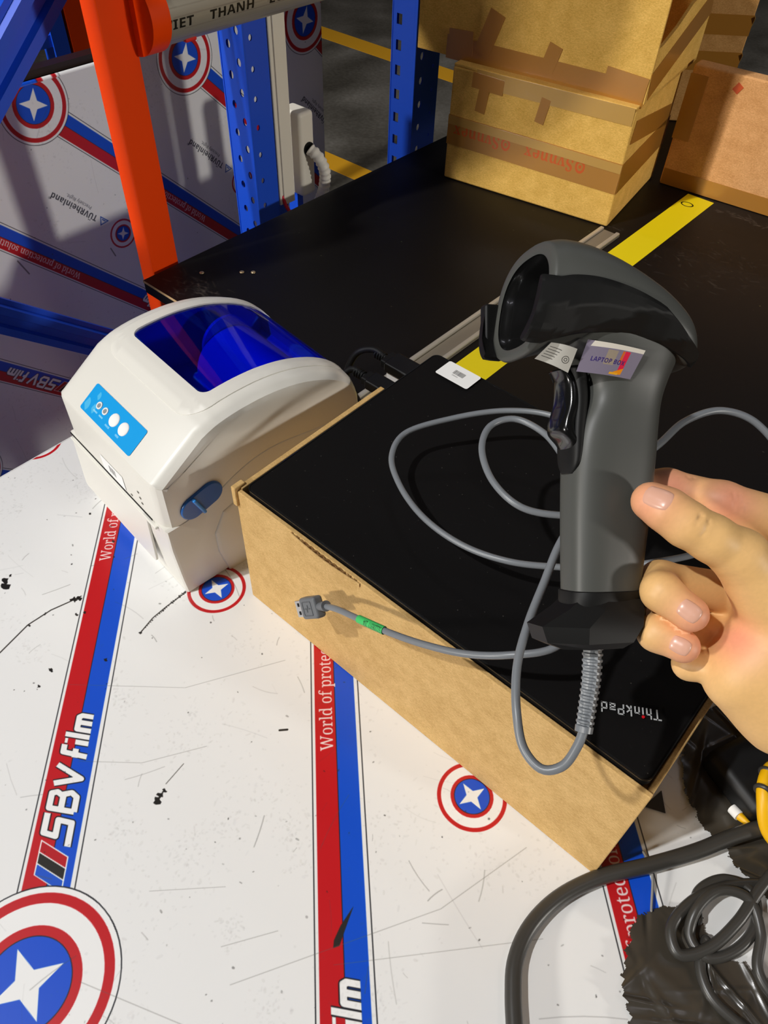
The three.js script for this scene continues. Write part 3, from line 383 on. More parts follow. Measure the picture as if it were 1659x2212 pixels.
{ const th = THREE.MathUtils.degToRad(8), w = 0.348, d = 0.215, h = 0.30, k = 0.004;
  const t = thing('open_carton', 'large tan carton with one end torn open on top of the yellowish carton', 'box', [-0.116, 0.1645, -0.797], th, 'cartons on the black workbench');
  mesh('front_panel', bx(-w, 0, -k, 0, h, 0, 0.001), M.cardYellow, t); mesh('back_panel', bx(-w, 0, -d, 0, h, -d + k, 0.001), M.cardYellow, t); mesh('base_panel', bx(-w + k, 0, -d + k, 0, k, -k), M.cardYellow, t); mesh('end_panel', bx(-w, 0, -d + k, -w + k, h, -k, 0.001), M.cardYellow, t);
  const s = new THREE.Shape(); [[k, 0], [d - k, 0], [d - k, 0.105], [d * 0.85, 0.112], [d * 0.7, 0.098], [d * 0.5, 0.092], [d * 0.3, 0.076], [0.02, 0.066], [k, 0.065]].forEach((p, i) => (i ? s.lineTo(...p) : s.moveTo(...p))); const g = extrude(s, k); g.rotateY(Math.PI / 2); g.translate(-k, 0, 0); mesh('torn_end_panel', uvMetres(g), M.cardYellow, t);
  tapeStrip(t, [-w * 0.86, 0.012, 0], [-0.002, 0.010, 0], 0.030, [0, 1, 0], [0, 0, 1]); tapeStrip(t, [-w * 0.70, 0.012, 0.0003], [-w * 0.645, 0.066, 0.0003], 0.024, [1, 0, 0], [0, 0, 1]); tapeStrip(t, [-w * 0.41, 0.012, 0.0003], [-w * 0.385, 0.044, 0.0003], 0.020, [1, 0, 0], [0, 0, 1]); tapeStrip(t, [-w * 0.85, 0.020, 0.0003], [-w * 0.74, 0.022, 0.0003], 0.030, [0, 1, 0], [0, 0, 1]); tapeStrip(t, [-0.06, 0.018, 0.0003], [-0.002, 0.014, 0.0003], 0.034, [0, 1, 0], [0, 0, 1]);
  tapeStrip(t, [0, 0.02, -0.004], [0, 0.075, -d * 0.98], 0.034, [0, 1, 0], [1, 0, 0]); }
{ const th = THREE.MathUtils.degToRad(5.5), w = 0.36, d = 0.026, h = 0.172;
  const t = thing('carton', 'flat orange-brown carton standing on edge right of the carton stack', 'box', [-0.131, 0, -0.970], th, 'cartons on the black workbench');
  mesh('carton_body', bx(0, 0.0005, -d, w, h, 0, 0.003), M.cardOrange, t); 
  tapeStrip(t, [0.002, 0.013, 0], [w, 0.013, 0], 0.024, [0, 1, 0], [0, 0, 1]); tapeStrip(t, [0.012, 0.07, 0], [0.012, 0.16, 0], 0.026, [1, 0, 0], [0, 0, 1]); tapeStrip(t, [0.072, 0.160, 0], [0.066, 0.150, 0], 0.010, [1, 0, 0], [0, 0, 1], std(0xc9501f, 0.5), 0.0006, 'red_print'); }
{ const t = thing('wrapped_carton', 'brown carton wrapped in clear film far behind the other cartons', 'box', [-0.166, 0, -1.262], THREE.MathUtils.degToRad(38), 'cartons on the black workbench');
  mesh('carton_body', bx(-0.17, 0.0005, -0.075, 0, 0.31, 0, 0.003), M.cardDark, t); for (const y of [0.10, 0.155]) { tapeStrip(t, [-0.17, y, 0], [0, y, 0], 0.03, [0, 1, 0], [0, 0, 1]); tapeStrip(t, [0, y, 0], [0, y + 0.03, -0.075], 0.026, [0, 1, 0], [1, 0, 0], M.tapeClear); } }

// ---------------------------------------------------------------- film wrapped partition
{ const X = -0.74, Z0 = -0.83, Z1 = 0.55, YT = 0.155, YB = -0.62, t = thing('partition_board', 'upright board wrapped in white striped film behind the orange post', 'board', [X, FY, 0]);
  const ppm = 2048 / (Z1 - Z0), w = 2048, h = Math.round((YT - YB) * ppm), F = filmCanvas(w, h, ppm, -Z1, -YT), x = F.x, k = 0.985;
  const rows = [[0.648, 0.36], [0.4695, 0.18], [0.2905, 0], [0.1125, -0.18], [-0.078, -0.36], [-0.26, -0.54], [-0.44, -0.72]];
  for (const [vc, du] of rows) F.stripe(vc - 0.0187 * k, -1.5, 2, k);
  for (const [vc, du] of rows) { const ub = 0.1107 + du + (vc > 0.4 ? 0.002 : 0); for (const q of [-0.68, 0, 0.68]) { F.bigRound(ub + q, vc + 0.001, k * 0.93); F.motto(ub + q + 0.353, vc - 0.0187 * k, k); F.wordmark(ub + q + 0.582, vc - 0.0187 * k, k); F.smallRound(ub + q + 0.392, vc + 0.0835, 0.93); F.tuv(ub + q + 0.357, vc + 0.085, 0.98); } }
  scuffs(F, w, h, 130, 19, 0.5);
  x.strokeStyle = 'rgba(70,66,60,0.6)'; for (const [a, b, c2, d2] of [[0.34, 0.10, 0.345, 0.115], [0.19, 0.06, 0.2, 0.085], [0.15, 0.12, 0.16, 0.11]]) { x.lineWidth = 3; x.beginPath(); x.moveTo(...F.W(a, b)); x.lineTo(...F.W(c2, d2)); x.stroke(); }
  const mat = new THREE.MeshPhysicalMaterial({ map: texOf(F.c), roughness: 0.33, clearcoat: 0.2, clearcoatRoughness: 0.3 });
  const g = new THREE.PlaneGeometry(Z1 - Z0, YT - YB); g.rotateY(Math.PI / 2); g.translate(0.0006, (YT + YB) / 2 - FY, (Z0 + Z1) / 2); mesh('film_wrap', g, mat, t);
  // rolled edge of the film over the top
  const [ec, exx] = canvasOf(1024, 16); exx.drawImage(F.c, 0, 0, w, 12, 0, 0, 1024, 16); const em = new THREE.MeshPhysicalMaterial({ map: texOf(ec), roughness: 0.3 });
  const eg = new THREE.CylinderGeometry(0.004, 0.004, Z1 - Z0, 10, 1, true, 0, Math.PI / 2 + 0.2); eg.rotateX(-Math.PI / 2); const ep = eg.attributes.position, eu = eg.attributes.uv; for (let i = 0; i < ep.count; i++) eu.setXY(i, 0.5 - ep.getZ(i) / (Z1 - Z0), 0.5); eg.translate(-0.0034, YT - FY - 0.0002, (Z0 + Z1) / 2); mesh('film_fold', eg, em, t);
  mesh('board', bx(-0.034, YB - FY, Z0, 0, YT - FY, Z1), std(0x1b1411, 0.5), t); mesh('top_batten', bx(-0.030, YT - FY, Z0 + 0.02, -0.010, YT - FY + 0.012, Z1), std(0x2a1a12, 0.35), t);
  mesh('foot', bx(-0.05, 0, Z0 + 0.05, 0.02, YB - FY, Z0 + 0.09), M.blueDeep, t); mesh('foot', bx(-0.05, 0, Z1 - 0.09, 0.02, YB - FY, Z1 - 0.05), M.blueDeep, t);
}
// ---------------------------------------------------------------- orange post with steel pipe
{ const t = thing('orange_post', 'square orange steel post rising beside the black workbench corner', 'post', [-0.502, FY, -0.276]);
  mesh('post_tube', bx(-0.015, 0, -0.020, 0.015, 2.1, 0.020, 0.0015), M.orange, t); mesh('pipe_socket', (() => { const g = cyl(0.039, 0.039, 0.024, 36); g.rotateX(Math.PI / 2); g.translate(0.013, 1.084, -0.0305); return g; })(), M.orange, t); mesh('foot_plate', bx(-0.04, 0, -0.045, 0.04, 0.006, 0.045), M.orange, t); }
{ const t = thing('steel_pipe', 'grey steel pipe with printed letters reaching from the orange post', 'pipe', [-0.489, 0.284, -0.318]);
  const [c, x] = canvasOf(2048, 512), R = rng(14); x.fillStyle = '#a8a294'; x.fillRect(0, 0, 2048, 512); for (let i = 0; i < 260; i++) { x.fillStyle = `rgba(${R() > 0.5 ? '70,62,52' : '190,184,170'},${0.05 + R() * 0.14})`; x.fillRect(R() * 2048, R() * 512, 60 + R() * 520, 1.2 + R() * 3); }
  x.fillStyle = '#161514'; x.font = 'bold 30px sans-serif'; for (const [w, a, b] of [['VIET', 44, 178], ['THANH', 250, 470], ['LUXURY', 540, 800]]) { x.save(); x.translate(a, 122); x.scale((b - a) / x.measureText(w).width, 1.05); x.fillText(w, 0, 0); x.restore(); }
  const g = new THREE.CylinderGeometry(0.035, 0.035, 0.48, 48, 1, true); g.rotateX(-Math.PI / 2); const p = g.attributes.position, uv = g.attributes.uv; for (let i = 0; i < p.count; i++) { const a = uv.getX(i); uv.setXY(i, (0.24 - p.getZ(i)) / 0.62, (2.07 - a) % 1); } g.translate(0, 0, -0.22);
  mesh('pipe_wall', g, new THREE.MeshStandardMaterial({ map: texOf(c, true), roughness: 0.42, metalness: 0.35 }), t); const e = new THREE.RingGeometry(0.029, 0.035, 32); e.translate(0, 0, -0.46); mesh('pipe_end', e, M.steel, t);
 }
{ const t = thing('red_tape_piece', 'small piece of red tape on the underside of the steel pipe', 'tape', [-0.474, 0.2615, -0.356]); mesh('tape_piece', bx(-0.004, -0.011, -0.008, 0.004, 0.004, 0.008, 0.002), std(0xd9201c, 0.5), t); }
// ---------------------------------------------------------------- rack uprights
function plate(w, h, holes, sq) { // perforated plate in the xy plane, holes [x, y, rx, ry]
  const s = new THREE.Shape(); s.moveTo(0, 0); s.lineTo(w, 0); s.lineTo(w, h); s.lineTo(0, h); s.closePath();
  for (const [x, y, rx, ry] of holes) { const p = new THREE.Path(); if (sq) { p.moveTo(x - rx, y - ry); p.lineTo(x - rx, y + ry); p.lineTo(x + rx, y + ry); p.lineTo(x + rx, y - ry); p.closePath(); } else p.absellipse(x, y, rx, ry, 0, Math.PI * 2, true); s.holes.push(p); }
  return new THREE.ExtrudeGeometry(s, { depth: 0.002, bevelEnabled: false, curveSegments: 5 });
}
function upright(t, wx, wz, pitch, square, topY) { // corner at the origin; +z face runs to -x, +x face runs to -z
  const H = topY - FY, ha = [], hb = [];
  for (let y = 0.45, i = 0; y < H - 0.03; y += pitch, i++) { if (square) { ha.push([wx * 0.72, y, 0.0055, 0.0075]); hb.push([wz * 0.3, y - 0.012, 0.0045, 0.006]); hb.push([wz * 0.78, y + 0.004, 0.002, 0.003]); } else { ha.push([wx * 0.62, y, 0.0042, 0.0055]); ha.push([wx * 0.2, y + pitch * 0.5, 0.004, 0.0055]); hb.push([wz * 0.35, y + 0.01, 0.003, 0.004]); } }
  const a = plate(wx, H, ha, square); a.rotateY(Math.PI); a.translate(0, 0, 0); const fa = mesh('front_flange', a, M.blue, t);
  const b = plate(wz, H, hb, false); b.rotateY(Math.PI / 2); b.translate(0, 0, 0); mesh('side_flange', b, M.blue, t);
  mesh('corner_bead', bx(-0.003, 0, -0.003, 0.0036, H, 0.0006, 0.0012), M.blue, t); mesh('rear_lip', bx(-0.012, 0, -wz - 0.002, 0.002, H, -wz, 0), M.blue, t); mesh('front_lip', bx(-wx - 0.002, 0, -0.014, -wx, H, 0.0008, 0), M.blue, t);
  mesh('foot_plate', bx(-wx - 0.01, 0, -wz - 0.01, 0.02, 0.004, 0.02), M.blueDeep, t);
}
{ const t = thing('storage_rack', 'blue perforated rack frame with diagonal braces beside the film wrapped board', 'rack', [-0.53, FY, -0.476]);
  upright(t, 0.043, 0.040, 0.037, false, 0.85);
  // braces are stepped channels lying in the frame's plane
  const brace = (a, b, wd) => { const A = V(-0.06, a[0] - FY, a[1] + 0.476), B = V(-0.06, b[0] - FY, b[1] + 0.476), d = B.clone().sub(A), s = new THREE.Shape(); [[-wd / 2, 0], [-wd / 2, 0.012], [-wd * 0.28, 0.012], [-wd * 0.22, 0.004], [wd * 0.02, 0.004], [wd * 0.08, 0.014], [wd * 0.3, 0.014], [wd * 0.36, 0.006], [wd / 2, 0.006], [wd / 2, 0]].forEach((p, i) => (i ? s.lineTo(...p) : s.moveTo(...p)));
    const g = extrude(s, d.length()), ez = d.clone().normalize(), ey = V(1, 0, 0), ex = ey.clone().cross(ez); g.applyMatrix4(new THREE.Matrix4().makeBasis(ex, ey, ez)); g.translate(A.x, A.y, A.z); mesh('diagonal_brace', g, M.blue, t); };
  brace([-0.016, 0.12], [0.479, -0.47], 0.052); brace([0.146, 0.12], [-0.361, -0.47], 0.044);
  mesh('front_upright', bx(-0.045, 0, 0.58, 0, 1.65, 0.62, 0.002), M.blue, t); mesh('foot_plate', bx(-0.06, 0, 0.565, 0.015, 0.004, 0.635), M.blue, t);
}
{ const t = thing('rack_post', 'bright blue rack post with square slots beyond the workbench', 'rack', [-0.53, FY, -0.828]); upright(t, 0.046, 0.063, 0.0368, true, 0.75); }
{ const t = thing('cable_trunking', 'white plastic cable trunking standing beside the perforated blue upright', 'trunking', [-0.533, FY, -0.530]);
  mesh('channel', bx(-0.030, 0.78, -0.022, 0.004, 1.45, 0.008, 0.002), M.trunk, t); mesh('cover_lip', bx(0.003, 0.78, -0.020, 0.0065, 1.45, 0.002, 0.001), M.trunk, t); mesh('mount', bx(-0.03, 0, -0.02, -0.01, 0.78, 0.0), M.blueDeep, t); }
{ const t = thing('socket_box', 'small white socket box behind the white cable trunking', 'socket', [-0.56, -0.01, -0.592]); mesh('box_body', bx(-0.022, -0.02, -0.016, 0.022, 0.105, 0.014, 0.006), M.trunk, t); mesh('knockout', (() => { const g = cyl(0.010, 0.010, 0.003, 20); g.rotateZ(Math.PI / 2); g.translate(0.0225, 0.052, -0.002); return g; })(), M.black, t); mesh('bracket', bx(-0.02, FY + 0.01, -0.006, 0.0, -0.02, 0.006), M.blueDeep, t); }
{ const t = thing('corrugated_conduit', 'white corrugated conduit hanging from the small white socket box', 'conduit', [-0.535, 0.042, -0.594]);
  const c = new THREE.CatmullRomCurve3([V(0, 0, 0), V(0.012, -0.008, -0.004), V(0.018, -0.03, -0.012), V(0.012, -0.06, -0.016), V(-0.004, -0.10, -0.016), V(-0.01, -0.16, -0.016), V(-0.01, -0.84, -0.016)]); const rings = [], n = 420; const fr = c.computeFrenetFrames(n);
  for (let i = 0; i <= n; i++) { const p = c.getPointAt(i / n), r = 0.0085 + (i % 4 < 2 ? 0.0008 : -0.0006), ring = []; for (let j = 0; j < 14; j++) { const a = j / 14 * 6.28319, q = p.clone().addScaledVector(fr.normals[i], r * Math.cos(a)).addScaledVector(fr.binormals[i], r * Math.sin(a)); ring.push([q.x, q.y, q.z]); } rings.push(ring); } mesh('conduit_tube', loft(rings), M.conduit, t); }
{ const t = thing('red_wire', 'short red wire end below the white cable trunking', 'wire', [-0.530, -0.020, -0.528]); mesh('wire_core', tube([[0, 0.012, 0], [0.004, 0, -0.001], [0.012, -0.012, -0.004]], 0.0028, 16, 8), M.redCord, t); }
// far rack seen past the partition
{ const t = thing('far_rack', 'dark blue rack with a red upright standing far beyond the partition', 'rack', [-1.6, FY, -0.81]);
  mesh('blue_post', bx(-0.05, 0, -0.02, 0, 1.6, 0.02), M.blueDeep, t); mesh('red_post', bx(-0.05, 0, -0.08, 0, 1.6, -0.028), M.orange, t); mesh('cross_beam', bx(-0.04, 0.70, 0.02, -0.005, 0.725, 0.9), M.blueDeep, t); mesh('cross_beam', bx(-0.04, 0.2, 0.02, -0.005, 0.24, 0.9), M.blueDeep, t); }

// added unseen reel above the frame: round flange shaped to shade the cartons
{ const t = thing('added_shade_reel', 'added unseen round reel above the bench that shades the cartons', 'reel', [-0.65, 1.078, -0.1]);
  const d = (r, a, b) => { const g = cyl(r, r, b - a, 64); g.rotateX(Math.PI / 2); g.translate(0, 0, (a + b) / 2); return g; };
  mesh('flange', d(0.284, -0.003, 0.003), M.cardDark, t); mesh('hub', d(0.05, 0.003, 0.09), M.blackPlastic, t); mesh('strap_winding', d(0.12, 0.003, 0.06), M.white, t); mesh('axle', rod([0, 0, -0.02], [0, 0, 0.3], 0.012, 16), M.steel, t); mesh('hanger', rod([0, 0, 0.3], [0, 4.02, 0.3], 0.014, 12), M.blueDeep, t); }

// ---------------------------------------------------------------- hand scanner (shapes in millimetres: x to the rear, y up the grip, z to its flank)
const HELD = { pos: V(0.2334, 0.3153, -0.0279), euler: new THREE.Euler(-0.84387, 0.6891, 0.04485, 'YXZ') };
const scanner = thing('barcode_scanner', 'dark grey hand-held barcode scanner gripped in the hand above the laptop', 'scanner');
scanner.position.copy(HELD.pos); scanner.rotation.copy(HELD.euler); scanner.updateMatrixWorld(true);
{ const t = scanner, YAW = THREE.MathUtils.degToRad(17), S = (g) => { g.scale(0.001, 0.001, 0.001); g.rotateY(YAW); return g; };
  const lerpRows = (rows, n) => { const out = []; const k = rows[0].length, cv = []; for (let q = 0; q < k; q++) cv.push(rows.map((r) => r[q])); const cr = (a, f) => { const m = a.length - 1, i = Math.min(m - 1, Math.floor(f * m)), u = f * m - i, p0 = a[Math.max(0, i - 1)], p1 = a[i], p2 = a[i + 1], p3 = a[Math.min(m, i + 2)]; return 0.5 * ((2 * p1) + (-p0 + p2) * u + (2 * p0 - 5 * p1 + 4 * p2 - p3) * u * u + (-p0 + 3 * p1 - 3 * p2 + p3) * u * u * u); };
    for (let i = 0; i <= n; i++) out.push(cv.map((a) => cr(a, i / n))); return out; };
  // grip: rows [y, xFront, xRear, halfThickness]
  const grip = lerpRows([[-69, -18, 16, 12.0], [-55, -18.2, 18, 12.6], [-30, -18.2, 21.5, 13.2], [-8, -17.5, 24, 13.8], [6, -15, 25, 14.2], [17, -10.5, 26, 15], [26, -11, 28.5, 17], [35, -18, 32, 21], [44, -26, 36, 25], [52, -28, 36, 26]], 50);
  mesh('grip', S(loft(grip.map(([y, a, b, h]) => superRing((a + b) / 2, 0, (b - a) / 2, h, 2.9, 48, (u, v) => [u, y, -v])))), M.scanGrey, t);
  // head: rows [x, yTop, yBottom, halfWidth]
  const headRows = lerpRows([[-38, 82.5, 33, 27], [-30, 83.5, 36, 28.5], [-18, 81.5, 39, 29.5], [-2, 75.5, 39.5, 30], [14, 67, 37, 29.5], [26, 58, 33.5, 27], [33, 50.5, 31, 22], [37, 45.5, 32.5, 14], [38.4, 42, 36, 6]], 40);
  const hr = (r, off, pw = 2.5) => superRing(0, (r[1] + r[2]) / 2, r[3] + off, (r[1] - r[2]) / 2 + off, pw, 64, (z, y) => [r[0] + (y - (r[1] + r[2]) / 2) * 0.16 * Math.max(0, (-r[0] + 10) / 47), y, z]);
  const headRings = headRows.map((r) => hr(r, 0)); const front = headRows[0];
  const rim = [hr([front[0] - 1.6, front[1], front[2], front[3]], -0.7), hr([front[0] - 2.0, front[1], front[2], front[3]], -3.6), hr([front[0] - 1.4, front[1], front[2], front[3]], -5.2)];
  mesh('head_shell', S(loft([...rim.reverse(), ...headRings], false, true)), M.scanGrey, t);
  const throat = [[-39, -5.0], [-36, -5.4], [-34, -7.5], [-22, -9], [-10, -12]].map(([x, o]) => hr([x, front[1], front[2], front[3]], o)); mesh('window_throat', S(loft(throat, false, true)), M.blackGloss, t);
  mesh('scan_window', S(bx(-14, 48, -14, -12.5, 66, 14)), phys(0x1a0506, 0.05, { clearcoat: 1 }), t);
  // black side bumpers: part of the section only, lifted off the shell
  for (const sgn of [1, -1]) { const rows = [[-45.5, 81, 35, 26.5], [-44.5, 82, 34, 27.2], [-41, 82.5, 33.5, 27.2], ...headRows.filter((r) => r[0] > -37.5 && r[0] < 38.2)], rings = rows.map((r, i) => { const ring = [], f = i / (rows.length - 1), hi = 0.10 - 0.22 * f - 0.26 * Math.max(0, Math.min(1, (f - 0.52) * 7)), lo = -0.95 + 0.1 * f; for (const off of [2.2, -1.0]) { const pts = []; for (let q = 0; q <= 12; q++) { const a = lo + (hi - lo) * q / 12, c = Math.cos(a), s = Math.sin(a), cy = (r[1] + r[2]) / 2, hy = (r[1] - r[2]) / 2; const e = q === 0 || q === 12 ? off * 0.4 : off; const z = sgn * (r[3] + e) * Math.pow(Math.abs(c), 0.8), y = cy + (hy + e) * Math.sign(s) * Math.pow(Math.abs(s), 0.8); pts.push([r[0] + (y - cy) * 0.16 * Math.max(0, (-r[0] + 10) / 47), y, z]); } ring.push(...(off > 0 ? pts : pts.reverse())); } return sgn > 0 ? ring.reverse() : ring; }); mesh('side_bumper', crease(S(loft(rings)), 40), M.scanBlack, t); }
  mesh('front_bumper', S(bx(-45.5, 42, -31, -33, 64, -24.5, 1.6)), M.scanBlack, t);
  // trigger: thin paddle with a finger curve
  const trg = lerpRows([[29.5, -22.5, 2.0, 6], [24, -18.5, 3.2, 7.5], [15, -18.3, 3.6, 8.5], [7, -20.5, 3.6, 8.5], [2, -20.5, 3.8, 8.5], [-3, -16.5, 3.6, 8], [-8, -15.0, 3.4, 7.2], [-13, -14.8, 2.4, 5]], 36);
  mesh('trigger', S(loft(trg.map(([y, x, w, h]) => superRing(x, 0, w, h, 2.6, 28, (u, v) => [u, y, v])))), M.trigger, t);
  mesh('trigger_well', S(loft(lerpRows([[31, -15.5, 4.4, 8.5], [18, -14.5, 4.0, 9], [4, -15.5, 3.8, 9], [-10, -16.2, 3.0, 8.5], [-15.5, -16.6, 2.0, 5]], 24).map(([y, x, w, h]) => superRing(x, 0, w, h, 2.5, 28, (u, v) => [u, y, v])))), M.scanBlack, t);
  // flared foot
  mesh('collar', S(loft([[-66.5, 0.2], [-67, 1.0], [-73, 1.0], [-73.6, 0.4]].map(([y, o]) => superRing(-1, 0, 17 + o, 12 + o, 2.9, 40, (u, v) => [u, y, -v])))), M.scanBlack, t);
  const octo = (y, x0, x1, h, nose) => [[x0, y, nose], [x0 + (x1 - x0) * 0.34, y, h], [x1 - 6, y, h], [x1, y, h * 0.55], [x1, y, -h * 0.55], [x1 - 6, y, -h], [x0 + (x1 - x0) * 0.34, y, -h], [x0, y, -nose]];
  mesh('foot', S(crease(loft([octo(-70, -16, 17.5, 12.5, 8).map((p) => [p[0], p[1], p[2]]), octo(-74, -21, 17.5, 15, 8), octo(-81, -33.5, 15.5, 17, 7), octo(-88, -31, 11, 16.5, 7), octo(-91, -24, 8, 13, 8)].map((r) => r.reverse())), 22)), M.scanBlack, t);
  // ribbed strain relief along the start of the cable
  const wl = (p) => { const q = V(...p); return scanner.worldToLocal(q); };
  const rel = new THREE.CatmullRomCurve3([V(-0.0045, -0.088, 0.002), V(-0.0055, -0.105, 0.003), V(-0.0075, -0.118, 0.004), V(-0.0095, -0.129, 0.005)]); const rr = [], nn = 92, fr = rel.computeFrenetFrames(nn);
  for (let i = 0; i <= nn; i++) { const p = rel.getPointAt(i / nn), base = 0.0047 - 0.0008 * i / nn, ring = []; for (let j = 0; j < 24; j++) { const a = j / 24 * 6.28319; const slot = i > 4 && i < 86 && (i % 6 < 3) && Math.abs(Math.sin(a * 2 + 0.6 + (Math.floor(i / 6) % 2 ? 0.0 : 0.0))) > 0.4; const r = base - (slot ? 0.0009 : 0), q = p.clone().addScaledVector(fr.normals[i], r * Math.cos(a)).addScaledVector(fr.binormals[i], r * Math.sin(a)); ring.push([q.x, q.y, q.z]); } rr.push(ring); }
  mesh('strain_relief', crease(loft(rr), 30), M.cable, t);
  const W = [[0.2952, 0.2292, 0.0565], [0.2946, 0.221, 0.065], [0.2885, 0.2169, 0.0702], [0.2774, 0.2176, 0.0685], [0.2654, 0.2241, 0.0592], [0.2528, 0.2295, 0.0422], [0.2445, 0.2343, 0.0226], [0.2379, 0.2399, 0.0003], [0.2314, 0.2471, -0.0243], [0.2294, 0.2498, -0.0656], [0.2359, 0.2541, -0.1162], [0.2384, 0.2563, -0.1409], [0.2497, 0.2546, -0.1672], [0.2684, 0.2468, -0.1811], [0.2915, 0.2282, -0.1827], [0.2981, 0.2055, -0.1551], [0.2829, 0.1915, -0.1222], [0.2638, 0.186, -0.0985], [0.2426, 0.1749, -0.0843], [0.2197, 0.1706, -0.069], [0.1928, 0.1681, -0.0528],
    [0.1612, 0.163, -0.047], [0.1262, 0.161, -0.0496], [0.093, 0.16, -0.0629], [0.0716, 0.161, -0.0796], [0.065, 0.164, -0.1006], [0.0846, 0.17, -0.1344], [0.1116, 0.175, -0.1634], [0.1409, 0.18, -0.1761], [0.1803, 0.185, -0.1731], [0.216, 0.195, -0.1405], [0.2245, 0.205, -0.095], [0.2092, 0.21, -0.0707], [0.1894, 0.213, -0.0576], [0.1659, 0.215, -0.0616], [0.1438, 0.217, -0.0797], [0.1368, 0.218, -0.0995], [0.1445, 0.219, -0.1132], [0.1649, 0.22, -0.1145], [0.1869, 0.22, -0.1045], [0.2184, 0.215, -0.0847], [0.2437, 0.205, -0.0575], [0.2559, 0.195, -0.0268], [0.2524, 0.19, -0.0038], [0.2355, 0.183, 0.0118], [0.2148, 0.1708, 0.02], [0.1878, 0.1576, 0.025], [0.1591, 0.1447, 0.027], [0.1377, 0.1358, 0.027], [0.1148, 0.124, 0.026], [0.1028, 0.1149, 0.026]];
  const path = [V(-0.009, -0.127, 0.005), ...W.map(wl)]; mesh('cable', tube(path, 0.00215, 760, 12), M.cable, t);
  const cv = new THREE.CatmullRomCurve3([[0.1591, 0.1447, 0.027], [0.1484, 0.1404, 0.0271], [0.1377, 0.1358, 0.027]].map(wl)); mesh('cable_tag', new THREE.TubeGeometry(cv, 16, 0.0027, 14), (() => { const [c, x] = canvasOf(256, 64); x.fillStyle = '#3fbd62'; x.fillRect(0, 0, 256, 64); x.fillStyle = '#12371d'; x.font = 'bold 22px monospace'; for (let k = 0; k < 2; k++) x.fillText('S22206317 204', 8, 24 + 32 * k); return new THREE.MeshStandardMaterial({ map: texOf(c), roughness: 0.5 }); })(), t, 'green tag');
  // usb plug at the free end
  const a = wl([0.1014, 0.1129, 0.026]), b = wl([0.0757, 0.0848, 0.026]), ex = b.clone().sub(a).normalize(), toCam = V(0, 0, 1), ez = toCam.clone().addScaledVector(ex, -toCam.dot(ex)).normalize(), ey = ez.clone().cross(ex), mt = new THREE.Matrix4().makeBasis(ex, ey, ez).setPosition(a);
  const pl = (g) => { g.applyMatrix4(mt); return g; };
  mesh('plug_neck', pl((() => { const g = cyl(0.0027, 0.0038, 0.011, 18); g.rotateZ(-Math.PI / 2); g.translate(-0.003, 0, 0); return g; })()), M.usb, t);
  const ph = mesh('plug_housing', pl(bx(0.001, -0.0078, -0.004, 0.0235, 0.0078, 0.004, 0.0022)), M.usb, t); mesh('plug_emblem', pl((() => { const s = roundedRect(0.0055, -0.0052, 0.0185, 0.0052, 0.001); s.holes.push(roundedRect(0.0061, -0.0046, 0.0179, 0.0046, 0.0008)); const gs = extrude(s, 0.0005); gs.translate(0, 0, 0.0038); const parts = [gs, bx(0.008, -0.0004, 0.0038, 0.0165, 0.0004, 0.0043), bx(0.011, -0.0028, 0.0038, 0.0118, 0.0004, 0.0043), bx(0.0125, -0.0004, 0.0038, 0.0133, 0.0026, 0.0043)].map((q) => { q = q.index ? q.toNonIndexed() : q; return q; }); return mergeGeometries(parts); })()), std(0x4c4f52, 0.5), ph);
  const ps = mesh('plug_shell', pl(bx(0.0232, -0.006, -0.0022, 0.0335, 0.006, 0.0022, 0.0004)), M.chrome, t); for (const yy of [-0.003, 0.003]) mesh('shell_slot', pl(bx(0.0272, yy - 0.0013, 0.002, 0.0298, yy + 0.0013, 0.0024)), M.black, ps);
  // stickers on the neck
  const patch = (quad, mat, name, label) => { const g = new THREE.BufferGeometry(), n = 10, ps = [], uv = [], id = []; for (let i = 0; i <= n; i++) for (let j = 0; j <= n; j++) { const u = i / n, v = j / n, p = [0, 1, 2].map((q) => (quad[0][q] * (1 - u) + quad[1][q] * u) * (1 - v) + (quad[3][q] * (1 - u) + quad[2][q] * u) * v); ps.push(p[0] / 1000, p[1] / 1000, (p[2] + 1.6 * Math.sin(Math.PI * u)) / 1000); uv.push(u, 1 - v); } for (let i = 0; i < n; i++) for (let j = 0; j < n; j++) { const a = i * (n + 1) + j; id.push(a, a + 1, a + n + 1, a + 1, a + n + 2, a + n + 1); } g.setAttribute('position', new THREE.Float32BufferAttribute(ps, 3)); g.setAttribute('uv', new THREE.Float32BufferAttribute(uv, 2)); g.setIndex(id); g.computeVertexNormals(); return mesh(name, g, mat, t, label); };
  const [c, x] = canvasOf(512, 256); x.fillStyle = '#8d8496'; x.fillRect(0, 0, 512, 256); x.fillStyle = '#f1e9da'; x.beginPath(); x.moveTo(60, 0); x.lineTo(512, 0); x.lineTo(512, 34); x.lineTo(40, 44); x.fill(); x.fillStyle = '#a99a86'; x.fillRect(200, 50, 90, 120); x.fillStyle = '#f0284a'; x.fillRect(352, 44, 46, 170); x.fillStyle = '#e8702c'; x.fillRect(330, 46, 20, 90); x.fillStyle = '#ff9a14'; x.beginPath(); x.moveTo(280, 240); x.lineTo(400, 180); x.lineTo(396, 236); x.fill(); x.fillStyle = '#ffb62a'; x.fillRect(288, 224, 80, 18); x.fillStyle = '#3d2c74'; x.font = 'bold 52px sans-serif'; x.fillText('LAPTOP BOX', 78, 158);
  patch([[-12.5, 39.5, 23.5], [12.5, 35.5, 20.5], [7.5, 24.2, 15.8], [-16, 27.2, 18]], new THREE.MeshPhysicalMaterial({ map: texOf(c), roughness: 0.3, metalness: 0.25 }), 'hologram_sticker', 'shiny sticker with purple writing');
